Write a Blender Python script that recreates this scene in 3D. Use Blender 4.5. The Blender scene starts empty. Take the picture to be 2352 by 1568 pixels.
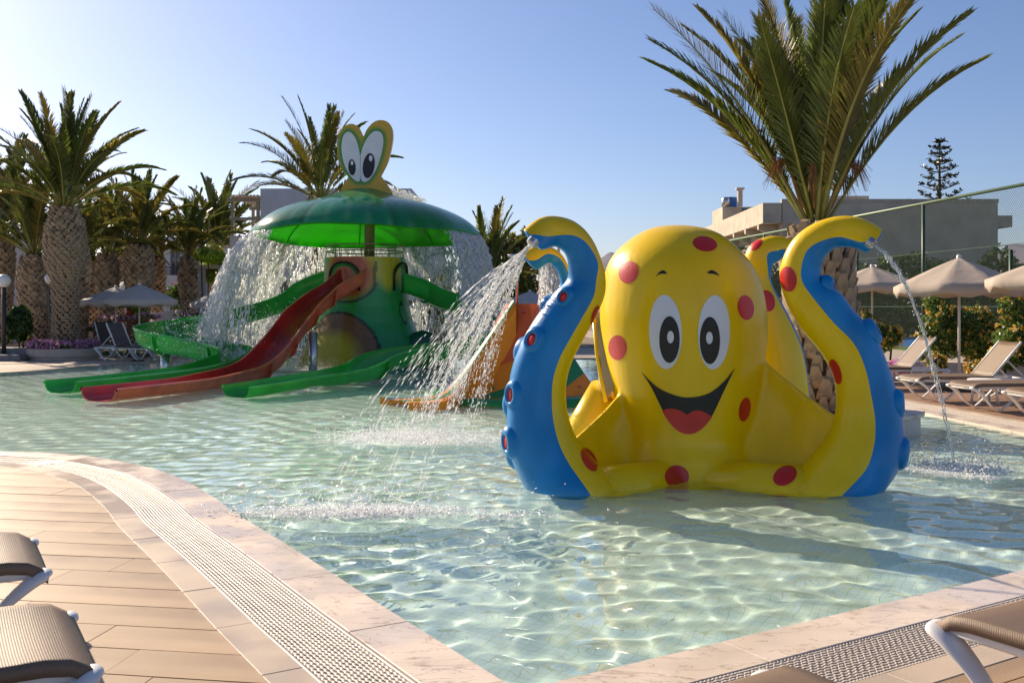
import bpy, bmesh, math, random
import numpy as np
from mathutils import Vector, Matrix, Euler
from mathutils.bvhtree import BVHTree
from mathutils.geometry import tessellate_polygon

S = bpy.context.scene
COL = S.collection
R = math.radians
PI = math.pi
random.seed(7)
RNG = np.random.default_rng(11)

# ------------------------------------------------------------------ camera
CAM_Z = 1.55; F = 2304.0; CU = 1176.0; HV = 704.0
cam = bpy.data.cameras.new('camera'); cam_o = bpy.data.objects.new('camera', cam); COL.objects.link(cam_o)
cam_o.location = (0, 0, CAM_Z); cam_o.rotation_euler = (R(90), 0, 0)
cam.lens = 36 * F / 2352; cam.sensor_width = 36; cam.shift_y = -80 / 2352
cam.clip_start = 0.05; cam.clip_end = 6000
S.camera = cam_o

# ------------------------------------------------------------------ sky, sun, exposure
SUN_EL, SUN_AZ = R(28), R(-44)            # azimuth measured from +Y (view direction) towards +X
world = bpy.data.worlds.new("World"); S.world = world; world.use_nodes = True
wn = world.node_tree; wbg = wn.nodes['Background']
sky = wn.nodes.new('ShaderNodeTexSky'); sky.sky_type = 'NISHITA'; sky.sun_disc = False
sky.sun_elevation = SUN_EL; sky.sun_rotation = SUN_AZ
sky.air_density = 0.9; sky.dust_density = 0.8; sky.ozone_density = 3.5; sky.altitude = 0
hs = wn.nodes.new('ShaderNodeMix'); hs.data_type = 'RGBA'; hs.blend_type = 'MULTIPLY'; hs.inputs[0].default_value = 1.0
hs.inputs[7].default_value = (0.98, 0.93, 1.02, 1)
wn.links.new(sky.outputs[0], hs.inputs[6]); wn.links.new(hs.outputs[2], wbg.inputs[0])
wbg.inputs[1].default_value = 0.061
sun = bpy.data.lights.new('sun', 'SUN'); sun.energy = 3.9; sun.angle = R(0.5); sun.color = (1.0, 0.83, 0.62)
sun.cycles.is_caustics_light = True
sun_o = bpy.data.objects.new('sun', sun); COL.objects.link(sun_o)
sd = Vector((math.sin(SUN_AZ) * math.cos(SUN_EL), math.cos(SUN_AZ) * math.cos(SUN_EL), math.sin(SUN_EL)))
sun_o.rotation_euler = sd.to_track_quat('Z', 'Y').to_euler(); sun_o.location = sd * 50
S.view_settings.view_transform = 'Standard'; S.view_settings.look = 'None'
S.view_settings.gamma = 1; S.view_settings.use_curve_mapping = False
S.view_settings.exposure = 1.05
S.cycles.max_bounces = 10; S.cycles.transmission_bounces = 8; S.cycles.transparent_max_bounces = 16
S.cycles.sample_clamp_indirect = 6.0
S.cycles.use_denoising = True

# ------------------------------------------------------------------ projection helpers (pixel of a 2352-wide copy of the photo -> point)
def P(u, v, Y): return Vector(((u - CU) / F * Y, Y, CAM_Z + (HV - v) / F * Y))
def G(u, v, z=0.0):
    Y = F * (CAM_Z - z) / (v - HV)
    return Vector(((u - CU) / F * Y, Y, z))

# ------------------------------------------------------------------ materials
MATS = {}
def mat(name, color, rough=0.6, var=0.0, scale=8.0, var_col=None, bump=0.0, bump_scale=40.0, metallic=0.0, spec=0.5, coat=0.0,
        trans=0.0, translucent=0.0, stretch=None, detail=4.0, bdist=0.01, coord='Object', sss=0.0):
    if name in MATS: return MATS[name]
    m = bpy.data.materials.new(name); m.use_nodes = True; MATS[name] = m
    n, l = m.node_tree.nodes, m.node_tree.links
    b = n['Principled BSDF']; out = n['Material Output']
    b.inputs['Roughness'].default_value = rough; b.inputs['Metallic'].default_value = metallic
    b.inputs['Specular IOR Level'].default_value = spec; b.inputs['Coat Weight'].default_value = coat
    b.inputs['Coat Roughness'].default_value = 0.08
    b.inputs['Transmission Weight'].default_value = trans
    c4 = tuple(color) + (1,)
    b.inputs['Base Color'].default_value = c4
    tc = n.new('ShaderNodeTexCoord'); mp = n.new('ShaderNodeMapping')
    l.new(tc.outputs[coord], mp.inputs[0])
    if stretch: mp.inputs['Scale'].default_value = stretch
    if var or var_col:
        nz = n.new('ShaderNodeTexNoise'); nz.inputs['Scale'].default_value = scale; nz.inputs['Detail'].default_value = detail
        l.new(mp.outputs[0], nz.inputs['Vector'])
        cr = n.new('ShaderNodeValToRGB'); cr.color_ramp.elements[0].position = 0.32; cr.color_ramp.elements[1].position = 0.68
        lo = var_col if var_col else tuple(c * (1 - var) for c in color)
        hi = color if var_col else tuple(min(1, c * (1 + var)) for c in color)
        cr.color_ramp.elements[0].color = tuple(lo) + (1,); cr.color_ramp.elements[1].color = tuple(hi) + (1,)
        l.new(nz.outputs[0], cr.inputs[0]); l.new(cr.outputs[0], b.inputs['Base Color'])
        m['colsock'] = 1
    if bump:
        nb = n.new('ShaderNodeTexNoise'); nb.inputs['Scale'].default_value = bump_scale; nb.inputs['Detail'].default_value = 5
        l.new(mp.outputs[0], nb.inputs['Vector'])
        bp = n.new('ShaderNodeBump'); bp.inputs['Strength'].default_value = bump; bp.inputs['Distance'].default_value = bdist
        l.new(nb.outputs[0], bp.inputs['Height']); l.new(bp.outputs[0], b.inputs['Normal'])
    if translucent:
        tr = n.new('ShaderNodeBsdfTranslucent'); mx = n.new('ShaderNodeMixShader'); mx.inputs[0].default_value = translucent
        src = b.inputs['Base Color']
        if src.is_linked: l.new(src.links[0].from_socket, tr.inputs[0])
        else: tr.inputs[0].default_value = c4
        l.new(b.outputs[0], mx.inputs[1]); l.new(tr.outputs[0], mx.inputs[2]); l.new(mx.outputs[0], out.inputs['Surface'])
    return m

def mat_attr(name, rough=0.35, coat=0.0, bump=0.0, bump_scale=20, var=0.12, translucent=0.0):
    """colour from the painted attribute 'paint', slightly weathered"""
    m = mat(name, (1, 1, 1), rough, bump=bump, bump_scale=bump_scale, coat=coat)
    n, l = m.node_tree.nodes, m.node_tree.links
    a = n.new('ShaderNodeVertexColor'); a.layer_name = 'paint'
    nz = n.new('ShaderNodeTexNoise'); nz.inputs['Scale'].default_value = 3.0; nz.inputs['Detail'].default_value = 6
    tc = n.new('ShaderNodeTexCoord'); mp = n.new('ShaderNodeMapping'); mp.inputs['Scale'].default_value = (3, 3, .5)
    l.new(tc.outputs['Object'], mp.inputs[0]); l.new(mp.outputs[0], nz.inputs['Vector'])
    mr = n.new('ShaderNodeMapRange'); mr.inputs[3].default_value = 1 - var * 2; mr.inputs[4].default_value = 1 + var
    l.new(nz.outputs[0], mr.inputs[0])
    mx = n.new('ShaderNodeMix'); mx.data_type = 'RGBA'; mx.blend_type = 'MULTIPLY'; mx.inputs[0].default_value = 1
    l.new(a.outputs[0], mx.inputs[6]); l.new(mr.outputs[0], mx.inputs[7]); l.new(mx.outputs[2], n['Principled BSDF'].inputs['Base Color'])
    if translucent:
        tr = n.new('ShaderNodeBsdfTranslucent'); ms = n.new('ShaderNodeMixShader'); ms.inputs[0].default_value = translucent
        l.new(mx.outputs[2], tr.inputs[0]); l.new(n['Principled BSDF'].outputs[0], ms.inputs[1]); l.new(tr.outputs[0], ms.inputs[2])
        l.new(ms.outputs[0], n['Material Output'].inputs['Surface'])
    return m

def wetness(m, scale=1.3, lo=.10, hi=.6, pos=(.42, .58)):
    """uneven sheen: drier and wetter patches"""
    n, l = m.node_tree.nodes, m.node_tree.links; tc = n.new('ShaderNodeTexCoord'); nz = n.new('ShaderNodeTexNoise'); nz.inputs['Scale'].default_value = scale; nz.inputs['Detail'].default_value = 5
    l.new(tc.outputs['Object'], nz.inputs['Vector']); mr = n.new('ShaderNodeMapRange'); mr.inputs[1].default_value, mr.inputs[2].default_value = pos; mr.inputs[3].default_value = lo; mr.inputs[4].default_value = hi
    l.new(nz.outputs[0], mr.inputs[0]); l.new(mr.outputs[0], n['Principled BSDF'].inputs['Roughness']); return m

def vary(m, amt=.1):
    """each piece its own slightly different tone"""
    n, l = m.node_tree.nodes, m.node_tree.links; oi = n.new('ShaderNodeObjectInfo'); mr = n.new('ShaderNodeMapRange'); mr.inputs[3].default_value = 1 - amt; mr.inputs[4].default_value = 1 + amt
    l.new(oi.outputs['Random'], mr.inputs[0]); mx = n.new('ShaderNodeMix'); mx.data_type = 'RGBA'; mx.blend_type = 'MULTIPLY'; mx.inputs[0].default_value = 1
    s = n['Principled BSDF'].inputs['Base Color']; l.new(s.links[0].from_socket, mx.inputs[6]); l.new(mr.outputs[0], mx.inputs[7]); l.new(mx.outputs[2], s); return m

def ribbed(m, axis='Y', period=0.012, strength=0.5, dist=0.003):
    """fine grooves running along the piece, added on top of an existing material"""
    n, l = m.node_tree.nodes, m.node_tree.links
    tc = n.new('ShaderNodeTexCoord'); w = n.new('ShaderNodeTexWave'); w.wave_type = 'BANDS'; w.bands_direction = axis
    w.inputs['Scale'].default_value = 1.0 / period / 3.18
    w.inputs['Distortion'].default_value = 0.0
    l.new(tc.outputs['Object'], w.inputs[0])
    bp = n.new('ShaderNodeBump'); bp.inputs['Strength'].default_value = strength; bp.inputs['Distance'].default_value = dist
    l.new(w.outputs['Fac'], bp.inputs['Height'])
    b = n['Principled BSDF']
    if b.inputs['Normal'].is_linked: l.new(b.inputs['Normal'].links[0].from_socket, bp.inputs['Normal'])
    l.new(bp.outputs[0], b.inputs['Normal'])
    return m

# ------------------------------------------------------------------ mesh builder
class MB:
    def __init__(s): s.v = []; s.f = []; s.mi = []; s.cur = 0
    def add(s, vs, fs):
        o = len(s.v); s.v.extend([tuple(p) for p in vs])
        for f in fs: s.f.append(tuple(i + o for i in f)); s.mi.append(s.cur)
        return s
    def box(s, c, size, rot=None, taper=1.0):
        hx, hy, hz = (k / 2 for k in size); c = Vector(c)
        M = Matrix.Rotation(rot, 3, 'Z') if isinstance(rot, (int, float)) else (rot if rot is not None else Matrix.Identity(3))
        vs = []
        for z in (-hz, hz):
            t = taper if z > 0 else 1
            for x, y in ((-hx, -hy), (hx, -hy), (hx, hy), (-hx, hy)): vs.append(c + M @ Vector((x * t, y * t, z)))
        return s.add(vs, [(0, 3, 2, 1), (4, 5, 6, 7), (0, 1, 5, 4), (1, 2, 6, 5), (2, 3, 7, 6), (3, 0, 4, 7)])
    def tube(s, pts, r, n=8, cap=True, flat=None, up=None):
        """swept round section; r may be a list; flat=(a,b) scales the two section axes"""
        pts = [Vector(p) for p in pts]; k = len(pts)
        rs = r if isinstance(r, (list, tuple)) else [r] * k
        up = Vector(up) if up else Vector((0, 0, 1)); vs = []
        prev = None
        for i, p in enumerate(pts):
            t = (pts[min(i + 1, k - 1)] - pts[max(i - 1, 0)])
            t = t.normalized() if t.length > 1e-9 else Vector((0, 0, 1))
            if prev is None:
                a = t.cross(up)
                if a.length < 1e-3: a = t.cross(Vector((1, 0, 0)))
            else:
                a = prev - t * prev.dot(t)
            a.normalize(); prev = a; b = t.cross(a)
            fa, fb = flat if flat else (1, 1)
            for j in range(n):
                q = 2 * PI * j / n
                vs.append(p + a * (math.cos(q) * rs[i] * fa) + b * (math.sin(q) * rs[i] * fb))
        fs = [(i * n + j, i * n + (j + 1) % n, (i + 1) * n + (j + 1) % n, (i + 1) * n + j) for i in range(k - 1) for j in range(n)]
        if cap: fs += [tuple(range(n - 1, -1, -1)), tuple((k - 1) * n + j for j in range(n))]
        return s.add(vs, fs)
    def lathe(s, prof, c=(0, 0, 0), n=24, sx=1, sy=1, cap=False):
        c = Vector(c); vs = []
        for r, z in prof:
            for j in range(n):
                q = 2 * PI * j / n; vs.append(c + Vector((math.cos(q) * r * sx, math.sin(q) * r * sy, z)))
        k = len(prof)
        fs = [(i * n + j, i * n + (j + 1) % n, (i + 1) * n + (j + 1) % n, (i + 1) * n + j) for i in range(k - 1) for j in range(n)]
        if cap: fs += [tuple(range(n - 1, -1, -1)), tuple((k - 1) * n + j for j in range(n))]
        return s.add(vs, fs)
    def grid(s, rows):
        k = len(rows); n = len(rows[0]); vs = [p for r in rows for p in r]
        return s.add(vs, [(i * n + j, i * n + j + 1, (i + 1) * n + j + 1, (i + 1) * n + j) for i in range(k - 1) for j in range(n - 1)])
    def prism(s, poly, z0, z1):
        """poly: list of (x,y), any simple polygon, counter-clockwise"""
        n = len(poly); tri = tessellate_polygon([[Vector((x, y, 0)) for x, y in poly]])
        vs = [(x, y, z0) for x, y in poly] + [(x, y, z1) for x, y in poly]
        fs = []
        for t in tri:
            a, b, c = (Vector((poly[i][0], poly[i][1], 0)) for i in t)
            t = tuple(t) if (b - a).cross(c - a).z > 0 else tuple(reversed(t))
            fs.append(tuple(i + n for i in t)); fs.append(tuple(reversed(t)))
        area = sum(poly[i][0] * poly[(i + 1) % n][1] - poly[(i + 1) % n][0] * poly[i][1] for i in range(n))
        for i in range(n):
            j = (i + 1) % n; q = (i, j, j + n, i + n); fs.append(q if area > 0 else tuple(reversed(q)))
        return s.add(vs, fs)
    def wall(s, outline, depth_vec):
        """outline: 3D points of a planar polygon, given thickness along depth_vec"""
        o = [Vector(p) for p in outline]; d = Vector(depth_vec); n = len(o)
        tri = tessellate_polygon([o]); vs = o + [p + d for p in o]; fs = []
        for t in tri: fs.append(tuple(t)); fs.append(tuple(i + n for i in reversed(t)))
        for i in range(n):
            j = (i + 1) % n; fs.append((j, i, i + n, j + n))
        return s.add(vs, fs)
    def mesh(s, name, off=None, smooth=False, auto=None):
        m = bpy.data.meshes.new(name)
        vs = s.v if off is None else [(p[0] - off[0], p[1] - off[1], p[2] - off[2]) for p in s.v]
        m.from_pydata(vs, [], s.f)
        if any(s.mi): m.polygons.foreach_set('material_index', s.mi)
        if smooth: m.polygons.foreach_set('use_smooth', [True] * len(m.polygons))
        m.update(); return m

def fix_normals(m):
    bm = bmesh.new(); bm.from_mesh(m); bmesh.ops.recalc_face_normals(bm, faces=bm.faces); bm.to_mesh(m); bm.free()

def smooth_by_angle(o, ang=35):
    m = o.data
    m.polygons.foreach_set('use_smooth', [True] * len(m.polygons))
    try: m.set_sharp_from_angle(angle=R(ang))
    except Exception: pass

def link(name, mesh, mats, parent=None, loc=None):
    o = bpy.data.objects.new(name, mesh); COL.objects.link(o)
    if mats is not None and not mesh.materials:
        for mm in (mats if isinstance(mats, (list, tuple)) else [mats]): mesh.materials.append(mm)
    if parent is not None: o.parent = parent
    if loc is not None: o.location = loc
    return o

def tag(o, label=None, cat=None, group=None, kind=None):
    if label: o['label'] = label
    if cat: o['category'] = cat
    if group: o['group'] = group
    if kind: o['kind'] = kind
    return o

def thing(name, label, cat, loc=(0, 0, 0), rz=0, group=None, kind=None):
    o = bpy.data.objects.new(name, None); COL.objects.link(o); o.location = loc; o.rotation_euler = (0, 0, rz)
    o.empty_display_size = 0.2
    return tag(o, label, cat, group, kind)

def part(name, mb, m, parent, smooth=False, ang=None, kind=None, label=None, world=True, recalc=True, top=None):
    """mesh part; vertices are given in world space when world=True (parent unrotated, parent chain offsets removed)"""
    off = Vector((0, 0, 0))
    if world:
        q = parent
        while q is not None: off += Vector(q.location); q = q.parent
    me = mb.mesh(name, off, smooth)
    if recalc: fix_normals(me)
    o = link(name, me, m, parent)
    if ang: smooth_by_angle(o, ang)
    if kind: o['kind'] = kind
    if label: o['label'] = label
    return o

def solo(name, mb, m, label=None, cat=None, group=None, kind=None, loc=(0, 0, 0), smooth=False, ang=None, recalc=True):
    me = mb.mesh(name, loc, smooth)
    if recalc: fix_normals(me)
    o = link(name, me, m, None, loc)
    if ang: smooth_by_angle(o, ang)
    return tag(o, label, cat, group, kind)

def copy_tree(o, parent=None):
    c = o.copy(); COL.objects.link(c)
    c.parent = parent
    for ch in [x for x in o.children]: copy_tree(ch, c)
    return c

def bulk(name, V, Fc, m, label=None, cat=None, kind='stuff', smooth=False, parent=None, uniform=3, matidx=None, group=None):
    """fast mesh from numpy arrays, all faces with the same number of corners"""
    me = bpy.data.meshes.new(name); V = np.asarray(V, dtype=np.float32).reshape(-1, 3); Fc = np.asarray(Fc, dtype=np.int32).reshape(-1, uniform)
    me.vertices.add(len(V)); me.vertices.foreach_set('co', V.ravel())
    me.loops.add(Fc.size); me.loops.foreach_set('vertex_index', Fc.ravel())
    me.polygons.add(len(Fc)); me.polygons.foreach_set('loop_start', np.arange(0, Fc.size, uniform, dtype=np.int32))
    try: me.polygons.foreach_set('loop_total', np.full(len(Fc), uniform, dtype=np.int32))
    except Exception: pass
    if smooth: me.polygons.foreach_set('use_smooth', np.ones(len(Fc), dtype=bool))
    if matidx is not None: me.polygons.foreach_set('material_index', np.asarray(matidx, dtype=np.int32))
    me.update(calc_edges=True)
    o = link(name, me, m, parent)
    return tag(o, label, cat, group, kind)

def catmull(pts, sub=8):
    pts = [np.array(p, float) for p in pts]; out = []
    for i in range(len(pts) - 1):
        p0 = pts[max(i - 1, 0)]; p1 = pts[i]; p2 = pts[i + 1]; p3 = pts[min(i + 2, len(pts) - 1)]
        for k in range(sub):
            t = k / sub
            out.append(0.5 * ((2 * p1) + (-p0 + p2) * t + (2 * p0 - 5 * p1 + 4 * p2 - p3) * t * t + (-p0 + 3 * p1 - 3 * p2 + p3) * t ** 3))
    out.append(pts[-1]); return out

# shared materials
M_WHITE = mat('white_resin', (0.74, 0.73, 0.72), 0.35, var=0.05, scale=5)
M_FABRIC = mat('taupe_mesh_fabric', (0.185, 0.125, 0.08), 0.55, var=0.12, scale=250, bump=0.6, bump_scale=420, bdist=0.002)
ribbed(M_FABRIC, 'X', 0.0085, 0.22, 0.002)
M_STEEL = mat('stainless_steel', (0.55, 0.54, 0.52), 0.25, metallic=0.9, var=0.1)
M_YEL = mat('octopus_yellow_paint', (0.88, 0.57, 0.001), 0.30, var=0.07, scale=2.6, bump=0.30, bump_scale=26, bdist=0.006, spec=.35, coat=0.12, stretch=(1, 1, .45))
M_BLUE = mat('octopus_blue_paint', (0.001, 0.20, 0.50), 0.38, var=0.16, scale=4, bump=0.35, bump_scale=14, bdist=0.008, spec=.35, coat=0.12, stretch=(1, 1, .35))
M_RED = mat('red_paint', (0.58, 0.012, 0.008), 0.35, var=0.08, scale=5, bump=.2, bump_scale=60, coat=.2)
M_BLACK = mat('black_paint', (0.010, 0.010, 0.011), 0.45, var=0.3, scale=20)
M_EYEW = mat('eye_white_paint', (0.72, 0.74, 0.78), 0.35, var=0.04, scale=3)
# ================================================================== POOL OUTLINE
DECK = 0.03
near_px = [(0, 1036), (73, 1038), (183, 1045), (257, 1056), (330, 1071), (385, 1087.5), (440, 1113), (495, 1146), (539, 1179), (624, 1231), (716, 1289), (863, 1385)]
near = [G(u, v, DECK) for u, v in near_px]
Ld = Vector((-0.516, 0.857, 0)); Rd = Vector((0.855, 0.519, 0)).normalized()
def line_x(p, d, q, e):
    den = d.x * e.y - d.y * e.x; t = ((q.x - p.x) * e.y - (q.y - p.y) * e.x) / den
    return p + d * t
corner = line_x(G(1156, 1568, DECK), Ld, G(1527, 1509, DECK), Rd)
far_r = Vector((6.60, 8.05, 0))
curve_near = [Vector((-16, 12.6, 0)), Vector((-12, 12.0, 0)), Vector((-9, 11.45, 0)), Vector((-7.4, 11.12, 0)), Vector((-6.5, 10.88, 0)), Vector((-5.85, 10.70, 0))] + near
EDGE = [Vector(p) for p in catmull([(p.x, p.y, 0) for p in curve_near], 5)]
for k in range(1, 26): EDGE.append(near[-1].lerp(corner, k / 25))
E_L = len(EDGE) - 1                                     # index of the near corner
for k in range(1, 41): EDGE.append(corner.lerp(far_r, k / 40))
E_R = len(EDGE) - 1
rb = [(6.60, 8.05, 0), (6.42, 9.8, 0), (6.17, 12.08, 0), (5.9, 14.5, 0), (5.62, 17.0, 0), (5.3, 20, 0), (4.6, 24, 0), (3.2, 28, 0)]
for q in catmull(rb, 6)[1:]: EDGE.append(Vector(q))
for p in EDGE: p.z = 0
BACK = [Vector(p) for p in catmull([(3.2, 28, 0), (1.0, 30.2, 0), (-3, 30.6, 0), (-6.5, 30, 0), (-9.1, 28.3, 0), (-10.6, 26.6, 0), (-11.7, 23.4, 0), (-14, 22.3, 0), (-22, 21, 0)], 4)][1:]
POOL = EDGE + BACK + [Vector((-22, 14, 0))]
def offset_line(pts, d):
    """offset of an open polyline to its right-hand side (away from the water) with mitres"""
    out = []
    for i, p in enumerate(pts):
        a = (pts[i] - pts[i - 1]).normalized() if i > 0 else (pts[1] - pts[0]).normalized()
        b = (pts[i + 1] - pts[i]).normalized() if i < len(pts) - 1 else a
        na = Vector((a.y, -a.x, 0)); nb = Vector((b.y, -b.x, 0)); m = (na + nb).normalized()
        out.append(p + m * (d / max(0.3, m.dot(na))))
    return out

# ground: one sheet with the pool cut out, reaching the horizon
M_GROUND = mat('sandy_paving', (0.40, 0.33, 0.26), 0.75, var=0.12, scale=1.2, bump=0.2, bump_scale=30)
M_EARTH = mat('dry_earth', (0.19, 0.15, 0.10), 0.95, var=0.25, scale=0.5)
outer = [Vector((-2500, -200, 0)), Vector((2500, -200, 0)), Vector((2500, 4000, 0)), Vector((-2500, 4000, 0))]
E_wide = offset_line(EDGE, 0.02)
pool_hole = [Vector(p) for p in EDGE] + BACK + [Vector((-22, 14, 0))]
tri = tessellate_polygon([outer, pool_hole]); allv = outer + pool_hole
mb = MB(); mb.v = [(p.x, p.y, -0.02) for p in allv]
for t in tri:
    a, b, c = (allv[i] for i in t)
    mb.f.append(tuple(t) if (b - a).cross(c - a).z > 0 else tuple(reversed(t))); mb.mi.append(0)
solo('ground', mb, M_EARTH, kind='structure', recalc=False)

# paving behind the pool on the left and back
def flat_poly(name, pts, z0, z1, m, **k):
    mb = MB(); mb.prism([(p[0], p[1]) for p in pts], z0, z1); return solo(name, mb, m, kind='structure', **k)
bk = [p for p in BACK]
patio = [(p.x, p.y) for p in bk[2:]] + [(-40, 19), (-40, 37), (3, 37), (5.5, 30)]
flat_poly('patio', list(reversed(patio)), -0.1, DECK - 0.004, M_GROUND)

# pool floor and walls
M_TILE = mat('pool_mosaic', (0.30, 0.55, 0.47), 0.4)
n, l = M_TILE.node_tree.nodes, M_TILE.node_tree.links
tc = n.new('ShaderNodeTexCoord'); mp = n.new('ShaderNodeMapping'); mp.inputs['Rotation'].default_value = (0, 0, R(31.2)); l.new(tc.outputs['Object'], mp.inputs[0])
br = n.new('ShaderNodeTexBrick'); br.offset = 0; br.squash = 1; br.inputs['Scale'].default_value = 1
br.inputs['Brick Width'].default_value = 0.05; br.inputs['Row Height'].default_value = 0.05; br.inputs['Mortar Size'].default_value = 0.0022
br.inputs['Color1'].default_value = (0.76, 0.84, 0.79, 1); br.inputs['Color2'].default_value = (0.68, 0.81, 0.77, 1); br.inputs['Mortar'].default_value = (0.58, 0.64, 0.48, 1)
l.new(mp.outputs[0], br.inputs['Vector'])
nz = n.new('ShaderNodeTexNoise'); nz.inputs['Scale'].default_value = 1.1; nz.inputs['Detail'].default_value = 4; l.new(tc.outputs['Object'], nz.inputs['Vector'])
mr = n.new('ShaderNodeMapRange'); mr.inputs[3].default_value = 0.82; mr.inputs[4].default_value = 1.14; l.new(nz.outputs[0], mr.inputs[0])
mx = n.new('ShaderNodeMix'); mx.data_type = 'RGBA'; mx.blend_type = 'MULTIPLY'; mx.inputs[0].default_value = 1
l.new(br.outputs[0], mx.inputs[6]); l.new(mr.outputs[0], mx.inputs[7]); l.new(mx.outputs[2], n['Principled BSDF'].inputs['Base Color'])
FLOOR_Z = -0.36
mb = MB(); ng = 12
xs = np.linspace(-24, 10, 13); ys = np.linspace(2.5, 33, 13)
mb.grid([[(x, y, FLOOR_Z - 0.004 * max(0, y - 9)) for x in xs] for y in ys])
pf = solo('pool_floor', mb, M_TILE, kind='structure'); pf.cycles.is_caustics_receiver = True
if pf.data.polygons[0].normal.z < 0: pf.data.flip_normals()
mb = MB(); ring = POOL + [POOL[0]]
mb.grid([[(p.x, p.y, z) for p in ring] for z in (FLOOR_Z - 0.3, -0.0225)])
solo('pool_wall', mb, M_TILE, kind='structure')

# ------------------------------------------------------------------ water: real waves, so that refraction and caustics are real
M_WATER = bpy.data.materials.new('pool_water'); M_WATER.use_nodes = True
n, l = M_WATER.node_tree.nodes, M_WATER.node_tree.links
n.remove(n['Principled BSDF']); g = n.new('ShaderNodeBsdfGlass'); g.inputs['IOR'].default_value = 1.33; g.inputs['Roughness'].default_value = 0.0
g.inputs['Color'].default_value = (0.93, 0.99, 0.985, 1); l.new(g.outputs[0], n['Material Output'].inputs['Surface'])
ny, nx = 620, 560
Yr = 3.3 * np.exp(np.linspace(0, 1, ny) * math.log(34 / 3.3)); t = np.linspace(-1, 1, nx)
Yg = np.repeat(Yr[:, None], nx, 1); Xg = t[None, :] * (0.72 * Yr[:, None] + 1.6) - 0.02 * Yr[:, None] * 0
keep_x = np.clip(Xg, -22, 9.5)
Z = np.zeros_like(Yg); rw = np.random.default_rng(3)
rough_c = np.array([(-1.15, 7.5, 1.0), (-1.2, 11.8, 1.5), (5.4, 9.6, 1.0), (-6.5, 24, 3.0)])
calm = 0.40 + 0.08 * np.clip((Yg - 6.5) / 9.0, 0, 1)
for cx, cy, rr in rough_c: calm += 0.40 * np.exp(-(((Xg - cx) ** 2 + (Yg - cy) ** 2) / (2 * rr * rr)))
step = Yg * 0.0038
for k in range(46):
    lam = rw.uniform(.14, .42) if k < 30 else rw.uniform(.10, .2)
    a = rw.normal(0.45, .75); ph = rw.uniform(0, 6.28); kx, ky = math.sin(a) * 6.283 / lam, math.cos(a) * 6.283 / lam
    amp = (.0058 if k < 30 else .0018) * lam * np.clip((lam / step - 2.5) / 3, 0, 1)
    Z += amp * np.sin(kx * Xg + ky * Yg + ph + 0.6 * np.sin(0.9 * Xg + 0.5 * k) + 0.5 * np.sin(0.7 * Yg + k))
for k in range(10):                                                # rings spreading from where the jets land
    pass
for cx, cy, rr in rough_c[:3]:
    d = np.sqrt((Xg - cx) ** 2 + (Yg - cy) ** 2)
    Z += 0.007 * np.sin(d * 6.283 / 0.34) * np.exp(-d / (1.5 * rr)) * np.clip(0.34 / step / 4, 0, 1)
Z *= calm; Z = np.clip(Z, -0.024, 0.024)
V = np.stack([keep_x, Yg, Z], -1).reshape(-1, 3)
i = np.arange((nx - 1) * (ny - 1)); a = (i // (nx - 1)) * nx + i % (nx - 1)
Q = np.stack([a, a + 1, a + nx + 1, a + nx], -1)
water = bulk('water', V, Q, M_WATER, kind='structure', smooth=True, uniform=4)
water.cycles.is_caustics_caster = True

# ------------------------------------------------------------------ edge: coping stones, overflow grate, border tiles
M_MARBLE = mat('cream_marble', (0.70, 0.59, 0.49), 0.35, var=0.08, scale=3, bump=0.25, bump_scale=60, bdist=0.003)
n, l = M_MARBLE.node_tree.nodes, M_MARBLE.node_tree.links      # dark veins
tc = n.new('ShaderNodeTexCoord'); v1 = n.new('ShaderNodeTexNoise'); v1.inputs['Scale'].default_value = 2.6; v1.inputs['Detail'].default_value = 8; v1.inputs['Distortion'].default_value = 1.6
mpv = n.new('ShaderNodeMapping'); mpv.inputs['Rotation'].default_value = (0, 0, 0.5); mpv.inputs['Scale'].default_value = (1, 3.2, 1)
l.new(tc.outputs['Object'], mpv.inputs[0]); l.new(mpv.outputs[0], v1.inputs['Vector'])
cr = n.new('ShaderNodeValToRGB'); e = cr.color_ramp.elements; e[0].position = 0.492; e[0].color = (1, 1, 1, 1); e[1].position = 0.52; e[1].color = (1, 1, 1, 1)
q = cr.color_ramp.elements.new(0.506); q.color = (0.50, 0.45, 0.42, 1)
v2 = n.new('ShaderNodeTexNoise'); v2.inputs['Scale'].default_value = 5; v2.inputs['Detail'].default_value = 8
c2 = n.new('ShaderNodeValToRGB'); c2.color_ramp.elements[0].position = 0.62; c2.color_ramp.elements[1].position = 0.74
c2.color_ramp.elements[0].color = (1, 1, 1, 1); c2.color_ramp.elements[1].color = (0.62, 0.58, 0.56, 1)
l.new(tc.outputs['Object'], v2.inputs['Vector']); l.new(v2.outputs[0], c2.inputs[0])
l.new(v1.outputs[0], cr.inputs[0]); mx = n.new('ShaderNodeMix'); mx.data_type = 'RGBA'; mx.blend_type = 'MULTIPLY'; mx.inputs[0].default_value = 1
mx2 = n.new('ShaderNodeMix'); mx2.data_type = 'RGBA'; mx2.blend_type = 'MULTIPLY'; mx2.inputs[0].default_value = 1
bs = n['Principled BSDF'].inputs['Base Color']; l.new(bs.links[0].from_socket, mx.inputs[6]); l.new(cr.outputs[0], mx.inputs[7])
l.new(mx.outputs[2], mx2.inputs[6]); l.new(c2.outputs[0], mx2.inputs[7]); l.new(mx2.outputs[2], bs)
M_BORDER = mat('border_tile', (0.52, 0.42, 0.32), 0.55, var=0.07, scale=4, bump=0.35, bump_scale=150, bdist=0.003)
M_GRATE = mat('grate_plastic', (0.47, 0.41, 0.35), 0.5, var=0.06, scale=20)
M_GRATE_D = mat('grate_channel', (0.46, 0.39, 0.33), 0.8)
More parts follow.
